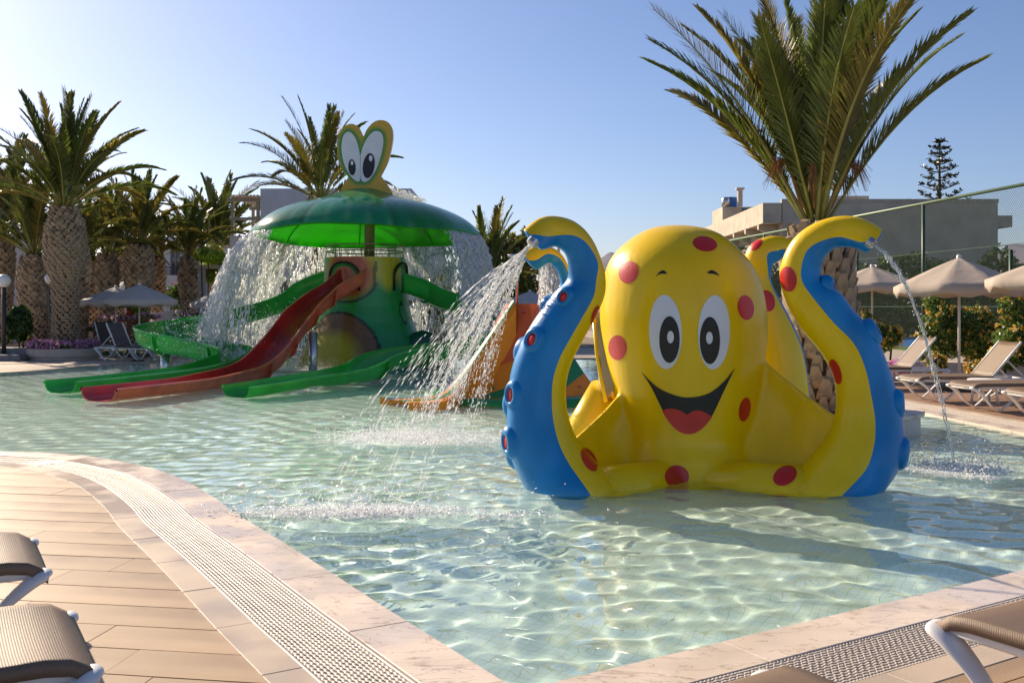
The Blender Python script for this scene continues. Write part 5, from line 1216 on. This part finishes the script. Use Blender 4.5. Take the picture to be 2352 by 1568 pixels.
# rope fence
def rope_fence(label, posts, group):
    t = thing('rope_fence', label, 'fence', (posts[0][0], posts[0][1], 0), 0, group)
    for x, y, z in posts: mb = MB(); mb.tube([(x, y, DECK), (x, y, z - .015), (x, y, z)], [.055, .055, .04], 10); part('post', mb, M_BROWN, t, ang=40)
    mr_ = mat('rope', (.42, .33, .24), .9, bump=.5, bump_scale=60)
    for a, b in zip(posts[:-1], posts[1:]):
        for f in (.92, .5):
            pa, pb = Vector((a[0], a[1], a[2] * f)), Vector((b[0], b[1], b[2] * f)); mb = MB(); mb.tube([pa.lerp(pb, k / 10) - Vector((0, 0, .12 * 4 * (k / 10) * (1 - k / 10))) for k in range(11)], .02, 6); part('rope', mb, mr_, t, smooth=True)
rope_fence('rope fence with brown wooden posts behind the left loungers', [(*PG(-30, 29.5)[:2], 1.0), (*PG(68, 29.5)[:2], zt(738, 29.5)), (*PG(140, 31.5)[:2], 1.0), (*PG(218.5, 33)[:2], zt(735, 33)), (*PG(295, 31)[:2], zt(736, 31)), (*PG(372, 33)[:2], 1.0), (*PG(470, 35)[:2], 1.0)], None)
rope_fence('rope fence seen between the tower and the right green slide', [(*PG(905, 36)[:2], 1.0), (*PG(977, 35)[:2], zt(733, 35)), (*PG(1045, 35)[:2], zt(735, 35)), (*PG(1110, 35.5)[:2], 1.0)], None)
# lamps
def lamp(label, u, v, Y, r):
    c = P(u, v, Y); t = thing('globe_lamp', label, 'lamp', (c.x, c.y, DECK), 0, 'white globe lamps on black poles'); mb = MB(); mb.tube([(c.x, c.y, DECK), (c.x, c.y, c.z - r * .8)], .06, 10); part('pole', mb, M_IRON, t, smooth=True)
    mb = MB(); mb.lathe([(max(.001, r * math.sin(q)), c.z - r * math.cos(q)) for q in np.linspace(0, PI, 13)], (c.x, c.y, 0), 20); part('globe', mb, mat('opal_globe', (.75, .74, .72), .3), t, smooth=True)
lamp('white globe lamp on a black pole at the left edge', 9, 645, 28.5, .19); lamp('globe lamp pole half hidden behind the tallest palm trunk', 117, 640, 30.4, .18); lamp('globe lamp behind the waterfall left of the tower', 704, 641, 37, .2)

# ================================================================== PARASOLS
M_CANV = mat('parasol_canvas', (.60, .51, .42), .8, var=.05, scale=2, translucent=.3, bump=.35, bump_scale=5, bdist=.03); M_CANV2 = mat('pale_parasol_canvas', (.60, .57, .54), .8, var=.05, scale=2, translucent=.3, bump=.35, bump_scale=5, bdist=.03); M_POLE = mat('white_pole', (.68, .64, .58), .4)
def parasol(label, u, Y, apex_v, R0, m, group, rot=.2, drop=.62, ribs=8, base=True):
    x = X(u, Y); za = zt(apex_v, Y); t = thing('parasol', label, 'parasol', (x, Y, DECK), 0, group)
    mb = MB(); rows = []; nseg = 6; n = ribs * nseg
    for k in range(9):
        f = k / 8; row = []
        for j in range(n + 1):
            a = rot + 2 * PI * j / n; w = (j % nseg) / nseg; sag = math.sin(PI * w); chord = math.cos(PI / ribs) / math.cos((w - .5) * 2 * PI / ribs)
            r = max(.02, R0 * f) * (chord); z = za - .015 - drop * (f ** 1.12) - .035 * sag * f * (1 - f * .5); row.append((x + r * math.cos(a), Y + r * math.sin(a), z))
        rows.append(row)
    for dz, o in ((-.08, .0), (-.16, -.008)):
        rows.append([(p[0] + o * math.cos(rot + 2 * PI * j / n), p[1] + o * math.sin(rot + 2 * PI * j / n), p[2] + dz + (.03 * math.cos(ribs * 2 * PI * j / n) + .012 * math.sin(j * 1.7) if dz < -.1 else 0)) for j, p in enumerate(rows[8])])
    mb.grid(rows); cn_ = part('canopy', mb, m, t, smooth=True); sd_ = cn_.modifiers.new('cloth', 'SOLIDIFY'); sd_.thickness = .004
    mb = MB(); mb.tube([(x, Y, DECK), (x, Y, za - .03)], .024, 10); part('pole', mb, M_POLE, t, smooth=True)
    mb = MB(); mb.lathe([(.05, za - .03), (.045, za + .03), (.001, za + .05)], (x, Y, 0), 10); part('finial', mb, M_POLE, t, smooth=True)
    for k in range(ribs):
        a = rot + 2 * PI * k / ribs; mb = MB(); mb.tube([(x + .03 * math.cos(a), Y + .03 * math.sin(a), za - .06), (x + R0 * .97 * math.cos(a), Y + R0 * .97 * math.sin(a), za - drop - .05)], .009, 4); part('rib', mb, M_POLE, t)
    if base: mb = MB(); mb.box((x, Y, DECK + .045), (.5, .5, .08)); part('base_plate', mb, M_IRON, t)
    return t
gR = 'beige parasols over the loungers on the right'
parasol('large beige parasol standing between two loungers on the right', 2203, 18.2, 590, 1.16, M_CANV, gR, .15, .52)
parasol('beige parasol next to the big palm trunk, farther back', 2003, 24.5, 611, 1.16, M_CANV, gR, .5, .45)
parasol('beige parasol cut by the right edge of the photo', 2440, 15.2, 580, 1.1, M_CANV, gR, .1, .38)
gL = 'pale parasols behind the pool on the left'
parasol('front one of the two pale parasols above the left loungers', 320, 30.5, 652, 1.15, M_CANV2, gL, .1, .48); parasol('rear one of the two pale parasols above the left loungers', 266, 32.5, 658, 1.13, M_CANV2, gL, .3, .45)
parasol('pale parasol dimmed by the falling water left of the tower', 508, 35, 663, 1.05, M_CANV2, gL, .2, .5)
gF = 'far small parasols seen between the trunks'
for i, (u, Y, v, lab) in enumerate([(291, 46, 643, 'far parasol peeking above the left pair'), (404, 58, 650, 'far tan parasol between two palm trunks'), (372, 60, 655, 'far tan parasol behind the thinner trunk'), (460, 56, 655, 'far tan parasol behind the small pergola'), (1217, 36, 668, 'white parasol top behind the climbing mound'), (1130, 36, 676, 'white parasol top behind the spray of the octopus'), (1062, 37, 678, 'white parasol top just right of the tower')]):
    parasol(lab, u, Y, v, 1.2, M_CANV if 1 <= i < 4 else M_CANV2, gF, i, .48, base=False)

# ================================================================== LOUNGERS
def lounger_proto(label, dark=False, back=48, simple=False):
    """foot end at x=0, head towards +x, width along y"""
    t = thing('sun_lounger', label, 'sun lounger', (0, 0, 0), 0, None); W = .33; Hs = .385; fab = M_FABRIC if not dark else mat('dark_mesh_fabric', (.085, .07, .068), .6, var=.1, scale=200)
    bx_, bl_ = 1.22, .74; ca, sa = math.cos(R(back)), math.sin(R(back))
    for sy in (-1, 1):
        y = sy * W
        mb = MB(); mb.tube([(.03, y, Hs - .03), (.2, y, Hs - .03), (.5, y, Hs - .035), (.9, y, Hs - .035), (1.25, y, Hs - .03), (1.95, y, Hs - .03)], .024, 12, flat=(.7, 1.15)); part('side_rail', mb, M_WHITE, t, world=False, smooth=True)
        for x0, x1, x2_, x3 in ((.02, .34, .44, .74), (1.93, 1.62, 1.52, 1.22)):
            yo = y + sy * .010; sg_ = 1 if x1 > x0 else -1
            lp_ = catmull([(x0 - sg_ * .055, y, Hs - .050), (x0 - sg_ * .035, y, Hs - .040), (x0 + (x1 - x0) * .10, yo, Hs - .075), (x0 + (x1 - x0) * .42, yo, Hs * .58), (x0 + (x1 - x0) * .75, yo, Hs * .26), (x1, yo, .045), (x1 + (x2_ - x1) * .5, yo, .022), (x2_, yo, .045), (x2_ + (x3 - x2_) * .5, yo, Hs * .45), (x3, y, Hs - .05)], 4)
            kr = np.linspace(0, 1, len(lp_)); mb = MB(); mb.tube(lp_, [float(np.interp(a, [0, .03, .09, .16, .24, .4, .6, .8, 1], [.012, .030, .046, .052, .046, .031, .023, .024, .028])) for a in kr], 14, flat=(.50, 1.2), up=(0, 1, 0)); part('leg', mb, M_WHITE, t, world=False, smooth=True)
        mb = MB(); mb.tube([(bx_, y * .93, Hs - .01), (bx_ + bl_ * ca, y * .93, Hs + bl_ * sa), (bx_ + bl_ * ca + .01, y * .88, Hs + bl_ * sa + .02)], [.02, .022, .018], 8); part('back_rail', mb, M_WHITE, t, world=False, smooth=True)
        mb = MB(); mb.tube([(bx_ + bl_ * ca * .55, y * .8, Hs + bl_ * sa * .55 - .01), (bx_ + .62, y * .8, Hs - .03)], .014, 6); part('back_strut', mb, M_WHITE, t, world=False, smooth=True)
    for x in (.012, 1.95): mb = MB(); mb.tube([(x, -W * .93, Hs - .045), (x, 0, Hs - .05), (x, W * .93, Hs - .045)], .022, 8); part('cross_bar', mb, M_WHITE, t, world=False, smooth=True)
    mb = MB(); rows = []
    for i in range(17):
        x = -.035 + (bx_ + .035) * i / 16; row = []
        for j in range(9):
            s = (-1, -.985, -.88, -.5, 0, .5, .88, .985, 1)[j]; row.append((x + .012, s * (W + .028), Hs + .030 - .026 * (1 - s * s) * min(1, i / 3) - (.060 if i == 0 else .012 if i == 1 else 0) - (.050 if abs(s) == 1 else 0) + .005 * math.sin(i * 2.1 + j * .5) * (1 - s * s)))
        rows.append(row)
    mb.grid(rows); o = part('seat', mb, fab, t, world=False, smooth=True); m = o.modifiers.new('cloth', 'SOLIDIFY'); m.thickness = .006
    if o.data.polygons[40].normal.z < 0: o.data.flip_normals()
    mb = MB(); rows = []
    for i in range(9):
        q = bl_ * i / 8; row = []
        for j in range(9):
            s = -1 + 2 * j / 8; dn = .022 * (1 - s * s) + (.02 if abs(s) == 1 else 0); row.append((bx_ + q * ca + dn * sa, s * W * .95, Hs + .02 + q * sa - dn * ca))
        rows.append(row)
    mb.grid(rows); o = part('backrest', mb, fab, t, world=False, smooth=True); m = o.modifiers.new('cloth', 'SOLIDIFY'); m.thickness = .006
    return t
def place(src, label, x, y, rz, group, z=DECK):
    c = copy_tree(src); c['label'] = label; c['group'] = group; c.location = (x, y, z); c.rotation_euler = (0, 0, rz); return c
LG = lounger_proto('taupe sun lounger with white frame in the bottom right corner, foot to the pool'); LG.location = (0, 0, DECK)
# near right: feet to the pool, heads away; the edge direction is Rd, outward normal is (Rd.y,-Rd.x)
nR = math.atan2(-Rd.x, Rd.y)
gN = 'sun loungers in the foreground'
LG['group'] = gN
def foot_mid(px, w=.33): return px
c1 = G(2138, 1408, .415) + Rd * .33; LG.location = (c1.x + Rd.y * .04, c1.y - Rd.x * .04, DECK); LG.rotation_euler = (0, 0, nR)
c2 = G(1776, 1526, .415) - Rd * .36; place(LG, 'taupe lounger just showing at the bottom edge, left of the corner lounger', c2.x, c2.y, nR, gN)
nL = math.atan2(-.516, -.857)
axL = Vector((.516, -.857, 0)).normalized()
c3 = G(160, 1395, .415) + axL * .33; place(LG, 'nearer of the two taupe loungers at the bottom left corner', c3.x - .02, c3.y, math.atan2(-.50, -.866), gN)
c4 = G(74, 1229, .415) + axL * .33; place(LG, 'farther of the two taupe loungers at the left edge', c4.x - .02, c4.y, math.atan2(-.50, -.866), gN)
gB = 'sun loungers on the brown deck on the right'
for x, y, lab in ((6.40, 16.2, 'second taupe lounger from the big palm, left of the parasol pole'), (6.60, 14.75, 'third taupe lounger from the big palm, right of the parasol pole'), (6.80, 13.45, 'lounger cut by the right edge, nearest on the brown deck'), (6.05, 18.6, 'rearmost taupe lounger on the brown deck, mostly behind the octopus arm')):
    place(LG, lab, x, y, R(5), gB)
st_ = thing('side_table', 'small white plastic side table between the two middle loungers', 'table', (7.35, 15.6, DECK))
mb = MB(); mb.lathe([(.001, .43), (.23, .43), (.25, .42), (.25, .40), (.22, .39)], (7.35, 15.6, 0), 24); part('table_top', mb, M_WHITE, st_, ang=40)
for k in range(4): q = PI / 4 + k * PI / 2; mb = MB(); mb.tube([(7.35 + .16 * math.cos(q), 15.6 + .16 * math.sin(q), .4), (7.35 + .2 * math.cos(q), 15.6 + .2 * math.sin(q), DECK)], .02, 6); part('leg', mb, M_WHITE, st_, smooth=True)
LD = lounger_proto('dark grey lounger in front, beside the flower planter', True, 62); gD = 'dark loungers under the left parasols'; LD['group'] = gD
LD.location = (*PG(400, 28.6)[:2], DECK); LD.location = (X(372, 28.3), 28.0, DECK); LD.rotation_euler = (0, 0, R(158))
place(LD, 'dark grey lounger half hidden behind the front one, by the flower planter', X(300, 30), 30.0, R(140), gD)
place(LD, 'dark grey lounger behind the parasol pole, partly behind the green slide', X(430, 29.5), 29.6, R(158), gD)
pb = thing('sandals', 'pair of dark sandals on the paving under the left lounger', 'sandals', (X(315, 28), 27.8, DECK))
for k, u in enumerate((311, 326)):
    mb = MB(); mb.lathe([(.001, .035), (.05, .035), (.055, .05), (.04, .075), (.001, .09)], (X(u + .0, 27.9), 27.8, 0), 10, 1.9, 1); part('sandal', mb, M_IRON, pb, smooth=True)

# ================================================================== FALLING WATER
M_SPRAY = bpy.data.materials.new('white_spray'); M_SPRAY.use_nodes = True
n, l = M_SPRAY.node_tree.nodes, M_SPRAY.node_tree.links; b = n['Principled BSDF']; b.inputs['Base Color'].default_value = (.96, .97, .98, 1); b.inputs['Roughness'].default_value = .12
tr = n.new('ShaderNodeBsdfTranslucent'); tr.inputs[0].default_value = (.96, .97, .98, 1); ms = n.new('ShaderNodeMixShader'); ms.inputs[0].default_value = .65; l.new(b.outputs[0], ms.inputs[1]); l.new(tr.outputs[0], ms.inputs[2])
gl = n.new('ShaderNodeBsdfGlass'); gl.inputs['IOR'].default_value = 1.33; gl.inputs['Roughness'].default_value = .02; m2 = n.new('ShaderNodeMixShader'); m2.inputs[0].default_value = .04
l.new(ms.outputs[0], m2.inputs[1]); l.new(gl.outputs[0], m2.inputs[2]); l.new(m2.outputs[0], n['Material Output'].inputs['Surface'])
OCT = np.array([(1, 0, 0), (-1, 0, 0), (0, 1, 0), (0, -1, 0), (0, 0, 1), (0, 0, -1)], float); OF = np.array([(0, 2, 4), (2, 1, 4), (1, 3, 4), (3, 0, 4), (2, 0, 5), (1, 2, 5), (3, 1, 5), (0, 3, 5)])
def drops(name, C, D, rad, leng, label, cat='water', parent=None, m=None):
    """C centres, D flight directions, radius and half length of each drop"""
    C = np.asarray(C); N = len(C); D = np.asarray(D) / np.linalg.norm(D, axis=1)[:, None]; h = np.tile(np.array([0., 1, 0]), (N, 1)); A = np.cross(D, h); A /= np.maximum(1e-6, np.linalg.norm(A, axis=1))[:, None]; B = np.cross(D, A)
    V = C[:, None, :] + OCT[None, :, 0:1] * A[:, None, :] * rad[:, None, None] + OCT[None, :, 1:2] * B[:, None, :] * rad[:, None, None] + OCT[None, :, 2:3] * D[:, None, :] * leng[:, None, None]
    Fc = (OF[None] + 6 * np.arange(N)[:, None, None]).reshape(-1, 3)
    if parent is not None: V = V - np.array(parent.location)
    o = bulk(name, V.reshape(-1, 3), Fc, m or M_SPRAY, label, cat, parent=parent, smooth=True); return o
rd = np.random.default_rng(9)
def curtain(q0, q1, dens, vout, thick, zend, nstr, N, spread=.04, rr=2.93):
    """water leaving the canopy rim between two angles, falling in strings and drops"""
    Cs = []; Ds = []; rs = []; ls = []
    qs = rd.uniform(q0, q1, nstr); gz = 9.81
    stq = rd.integers(0, nstr, N); q = qs[stq] + rd.normal(0, spread, N) * rd.random(N); T_ = math.sqrt(2 * (3.4 - zend) / gz); t = T_ * rd.uniform(0, 1, N) ** .75
    v = vout * (1 + .25 * np.sin(qs[stq] * 9) + rd.normal(0, .07, N)); r = rr * (1 + .022 * np.cos(8 * q)) - .03 + v * t; z = 3.38 - .5 * gz * t * t - .5 * t
    jit = (t / T_) * thick; x = TX + r * np.cos(q) + rd.normal(0, 1, N) * jit; y = TY + r * np.sin(q) + rd.normal(0, 1, N) * jit; z = z + rd.normal(0, 1, N) * jit
    D = np.stack([v * np.cos(q) + rd.normal(0, .25, N), v * np.sin(q) + rd.normal(0, .25, N), -gz * t - .5], -1); k = z > zend - .1
    rad = rd.gamma(2, .0042, N) + .0025; leng = rad * (1.5 + 8 * rd.random(N) ** 2)
    return np.stack([x, y, z], -1)[k], D[k], rad[k], leng[k]
wf = thing('waterfall', 'curtain of white water falling all round from the mushroom canopy', 'water', (TX, TY, 3.4))
def sheet(q0, q1, vout, t1, n, name='water_sheet'):
    """thin torn sheet where the water leaves the rim"""
    rows = []; m_ = int((q1 - q0) / .012)
    for i in range(n + 1):
        t = t1 * i / n; row = []
        for j in range(m_ + 1):
            q = q0 + (q1 - q0) * j / m_; v = vout * (1 + .25 * math.sin(q * 9) + .06 * math.sin(q * 31)); r = 2.93 * (1 + .022 * math.cos(8 * q)) - .02 + v * t + .012 * math.sin(q * 60 + i); row.append((TX + r * math.cos(q), TY + r * math.sin(q), 3.375 - .5 * 9.81 * t * t - .5 * t))
        rows.append(row)
    vs = [p for r in rows for p in r]; fs = []; rr_ = random.Random(5)
    edge = [rr_.uniform(.25, 1) for _ in range(m_)]
    for i in range(n):
        for j in range(m_):
            e = .5 * edge[j] + .5 * (0.55 + .45 * math.sin(j * .35) * math.sin(j * .11 + 1))
            hole = math.sin(j * .9 + i * 1.3) * math.sin(j * .37 - i * .8) > .62 - .25 * i / n
            if i / n < e and not (hole and i > 1): fs.append((i * (m_ + 1) + j, i * (m_ + 1) + j + 1, (i + 1) * (m_ + 1) + j + 1, (i + 1) * (m_ + 1) + j))
    mb = MB(); mb.add(vs, fs); part(name, mb, M_SHEET, wf, smooth=True, kind='stuff')
M_SHEET = bpy.data.materials.new('clear_water_sheet'); M_SHEET.use_nodes = True
n, l = M_SHEET.node_tree.nodes, M_SHEET.node_tree.links; n['Principled BSDF'].inputs['Base Color'].default_value = (.85, .9, .93, 1); n['Principled BSDF'].inputs['Roughness'].default_value = .15
tp = n.new('ShaderNodeBsdfTransparent'); ms = n.new('ShaderNodeMixShader'); nz = n.new('ShaderNodeTexNoise'); nz.inputs['Scale'].default_value = 9; nz.inputs['Detail'].default_value = 6; tc = n.new('ShaderNodeTexCoord'); mp = n.new('ShaderNodeMapping'); mp.inputs['Scale'].default_value = (1, 1, .3)
l.new(tc.outputs['Object'], mp.inputs[0]); l.new(mp.outputs[0], nz.inputs['Vector']); cr = n.new('ShaderNodeValToRGB'); cr.color_ramp.elements[0].position = .42; cr.color_ramp.elements[1].position = .66; l.new(nz.outputs[0], cr.inputs[0]); l.new(cr.outputs[0], ms.inputs[0]); l.new(tp.outputs[0], ms.inputs[1])
t2 = n.new('ShaderNodeBsdfTranslucent'); t2.inputs[0].default_value = (.85, .9, .93, 1); m3 = n.new('ShaderNodeMixShader'); m3.inputs[0].default_value = .5; l.new(n['Principled BSDF'].outputs[0], m3.inputs[1]); l.new(t2.outputs[0], m3.inputs[2]); l.new(m3.outputs[0], ms.inputs[2]); l.new(ms.outputs[0], n['Material Output'].inputs['Surface'])
segs = [(R(140), R(205), 1, 1.55, .10, .4, 90, 24000), (R(205), R(232), 1, 1.3, .08, .3, 26, 2600), (R(15), R(140), 1, .5, .05, .2, 110, 18000), (R(-38), R(15), 1, .75, .07, .3, 70, 13000)]
Cs, Ds, rs, ls = zip(*[curtain(*s) for s in segs]); drops('falling_drops', np.concatenate(Cs), np.concatenate(Ds), np.concatenate(rs), np.concatenate(ls), None, None, wf)
sheet(R(148), R(205), 1.55, .36, 16); sheet(R(20), R(130), .5, .26, 12); sheet(R(-40), R(14), .75, .40, 18)
# mist where the water lands on the slides, splashes on top of the canopy
N = 4500; c = np.array([X(520, 24.5), 24.6, .8]); C = c + rd.normal(0, 1, (N, 3)) * np.array([.75, 1.0, .38]); C[:, 2] = np.abs(C[:, 2]) + .02
drops('splash', C, rd.normal(size=(N, 3)) + np.array([0, 0, 1]), rd.gamma(2, .0035, N) + .002, rd.gamma(2, .005, N) + .003, None, None, wf)
N = 2600; a = rd.uniform(R(-30), R(60), N); r = rd.uniform(.4, 1.6, N); C = np.stack([TX + r * np.cos(a), TY + r * np.sin(a), 4.62 - .22 * r + np.abs(rd.normal(0, .09, N)) * (1.9 - r)], -1)
drops('splash', C, rd.normal(size=(N, 3)), rd.gamma(2, .0032, N) + .002, rd.gamma(2, .005, N) + .003, None, None, wf)
# octopus jets
def jet(name, label, src, dst, N, spread, T_, strands, rad=.0018, fan=.06, zoff=0):
    src, dst = np.array(src), np.array(dst); g_ = np.array([0, 0, -9.81]); t = T_ * rd.random(N) ** .85; sid = rd.integers(0, strands, N); tgt = dst + rd.normal(0, 1, (strands, 3)) * np.array([spread, spread, 0]); v0 = (tgt - src - .5 * g_ * T_ * T_) / T_; v0 = v0 * (1 + rd.normal(0, fan * .15, (strands, 1)))
    v = v0[sid]; C = src + v * t[:, None] + .5 * g_ * (t ** 2)[:, None] + rd.normal(0, 1, (N, 3)) * (.003 + .02 * (t / T_)[:, None] ** 1.5); D = v + g_ * t[:, None]; k = C[:, 2] > .0
    return drops(name, C[k], D[k], (rd.gamma(2, rad * .6, N) + rad * .5)[k], (rd.gamma(2, .020, N) + .008)[k], label, 'water jet')
jl = P(1217, 563, 8.0); jb = P(1206, 600, 10.5); jr = P(2007, 563, 8.18)
jet('water_jet', 'fine faint spray from the front left tentacle to the near splash', jl, G(835, 1175), 700, .26, .44, 12, .0012)
jet('water_jet', 'strong white fan of water from the left tentacles falling behind to the left', jl + Vector((0, .1, 0)), G(1000, 985), 3600, .30, .42, 26, .0017)
jet('water_jet', 'white spray from the rear left tentacle landing by the climbing mound', jb, G(1040, 925), 3000, .26, .42, 22, .0020)
def rope_jet(label, src, dst, T_):
    src, dst = Vector(src), Vector(dst); g_ = Vector((0, 0, -9.81)); v0 = (dst - src - g_ * (.5 * T_ * T_)) / T_; mb = MB()
    for s in range(3):
        pts = [src + v0 * (T_ * k / 70) + g_ * (.5 * (T_ * k / 70) ** 2) + Vector((math.cos(k * .55 + s * 2.1), math.sin(k * .4 + s * 2.1), math.sin(k * .7 + s)) ) * (.006 + .007 * k / 70) for k in range(71)]
        mb.tube(pts, [max(.003, (.010 - .006 * k / 70) * (1 + .45 * math.sin(k * 1.7 + s))) for k in range(71)], 7)
    o = solo('water_jet', mb, M_JET, label, 'water jet', smooth=True)
    N = 260; t = T_ * rd.random(N); C = np.array(src) + np.array(v0) * t[:, None] + np.array(g_) * (.5 * t ** 2)[:, None] + rd.normal(0, .02, (N, 3)); drops('drop', C, np.array(v0) + np.array(g_) * t[:, None], rd.gamma(2, .0012, N) + .0015, rd.gamma(2, .003, N) + .002, None, None, None).parent = o
    return o
M_JET = bpy.data.materials.new('clear_jet'); M_JET.use_nodes = True; n, l = M_JET.node_tree.nodes, M_JET.node_tree.links
gl = n.new('ShaderNodeBsdfGlass'); gl.inputs['IOR'].default_value = 1.33; ms = n.new('ShaderNodeMixShader'); ms.inputs[0].default_value = .40; l.new(gl.outputs[0], ms.inputs[1]); n['Principled BSDF'].inputs['Base Color'].default_value = (.8, .86, .92, 1); l.new(n['Principled BSDF'].outputs[0], ms.inputs[2]); l.new(ms.outputs[0], n['Material Output'].inputs['Surface'])
rope_jet('single twisted stream of water from the right tentacle', jr, G(2196, 1080), .60)
M_FOAM = bpy.data.materials.new('thin_foam'); M_FOAM.use_nodes = True; n, l = M_FOAM.node_tree.nodes, M_FOAM.node_tree.links
n['Principled BSDF'].inputs['Base Color'].default_value = (.92, .95, .96, 1); n['Principled BSDF'].inputs['Roughness'].default_value = .5
tp = n.new('ShaderNodeBsdfTransparent'); ms = n.new('ShaderNodeMixShader'); nz = n.new('ShaderNodeTexNoise'); nz.inputs['Scale'].default_value = 6; nz.inputs['Detail'].default_value = 9; nz.inputs['Roughness'].default_value = .7; tc = n.new('ShaderNodeTexCoord'); l.new(tc.outputs['Object'], nz.inputs['Vector'])
vc = n.new('ShaderNodeVertexColor'); vc.layer_name = 'paint'; ad = n.new('ShaderNodeMath'); ad.operation = 'MULTIPLY_ADD'; ad.inputs[1].default_value = 1.0; l.new(vc.outputs[0], ad.inputs[0]); l.new(nz.outputs[0], ad.inputs[2])
mr = n.new('ShaderNodeMapRange'); mr.inputs[1].default_value = .62; mr.inputs[2].default_value = 1.5; mr.inputs[4].default_value = .9; l.new(ad.outputs[0], mr.inputs[0]); l.new(mr.outputs[0], ms.inputs[0]); l.new(tp.outputs[0], ms.inputs[1]); l.new(n['Principled BSDF'].outputs[0], ms.inputs[2]); l.new(ms.outputs[0], n['Material Output'].inputs['Surface'])
for nm, label, c, sx, sy, N, hz_ in (('splash', 'frothy splash in the pool where the faint near spray lands', G(835, 1180), .50, .18, 4500, .014), ('splash', 'wide misty splash in the pool below the strong left fan', G(960, 1012), .70, .40, 7000, .028), ('splash', 'small foaming splash where the right stream lands', G(2200, 1085), .30, .3, 3200, .02), ('splash', 'white foam round the foot of the slide tower', Vector((TX - 1.2, 24.2, 0)), .9, .25, 3500, .05), ('splash', 'churned foam at the far left of the pool under the winding slide', Vector((X(640, 24), 24.3, 0)), 1.6, .4, 3500, .04)):
    k = rd.integers(0, 14, N); cc = rd.normal(0, .7, (14, 2)) * [sx, sy]; C = np.stack([c.x + cc[k, 0] + rd.normal(0, sx * .38, N), c.y + cc[k, 1] + rd.normal(0, sy * .38, N), .012 + np.abs(rd.normal(0, hz_, N)) + rd.random(N) ** 8 * .25], -1)
    so = drops(nm, C, np.stack([rd.normal(0, .5, N), rd.normal(0, .5, N), np.ones(N)], -1), rd.gamma(1.6, .0030, N) + .0018, rd.gamma(1.6, .0026, N) + .0014, label, 'splash')
    mb = MB(); rows = [[(c.x + sx * 2.4 * a * math.cos(q), c.y + sy * 2.4 * a * math.sin(q), .0265 + .004 * math.sin(9 * a + 3 * q)) for q in np.linspace(0, 2 * PI, 41)] for a in np.linspace(.02, 1, 10)]; mb.grid(rows)
    me = mb.mesh('foam_patch'); at_ = me.color_attributes.new('paint', 'FLOAT_COLOR', 'POINT'); vals = []
    for row, a in zip(rows, np.linspace(.02, 1, 10)):
        for _ in row: k_ = max(0, 1 - a) ** 1.3; vals += [k_, k_, k_, 1]
    at_.data.foreach_set('color', vals); fo = link('foam_patch', me, M_FOAM, so); fo['kind'] = 'stuff'
jet('water_jet', 'thin veil of drops falling from the shower pipe on the climbing mound', P(1258, 572, 17.2), P(1262, 700, 17.0), 2600, .14, .5, 40, .0035)
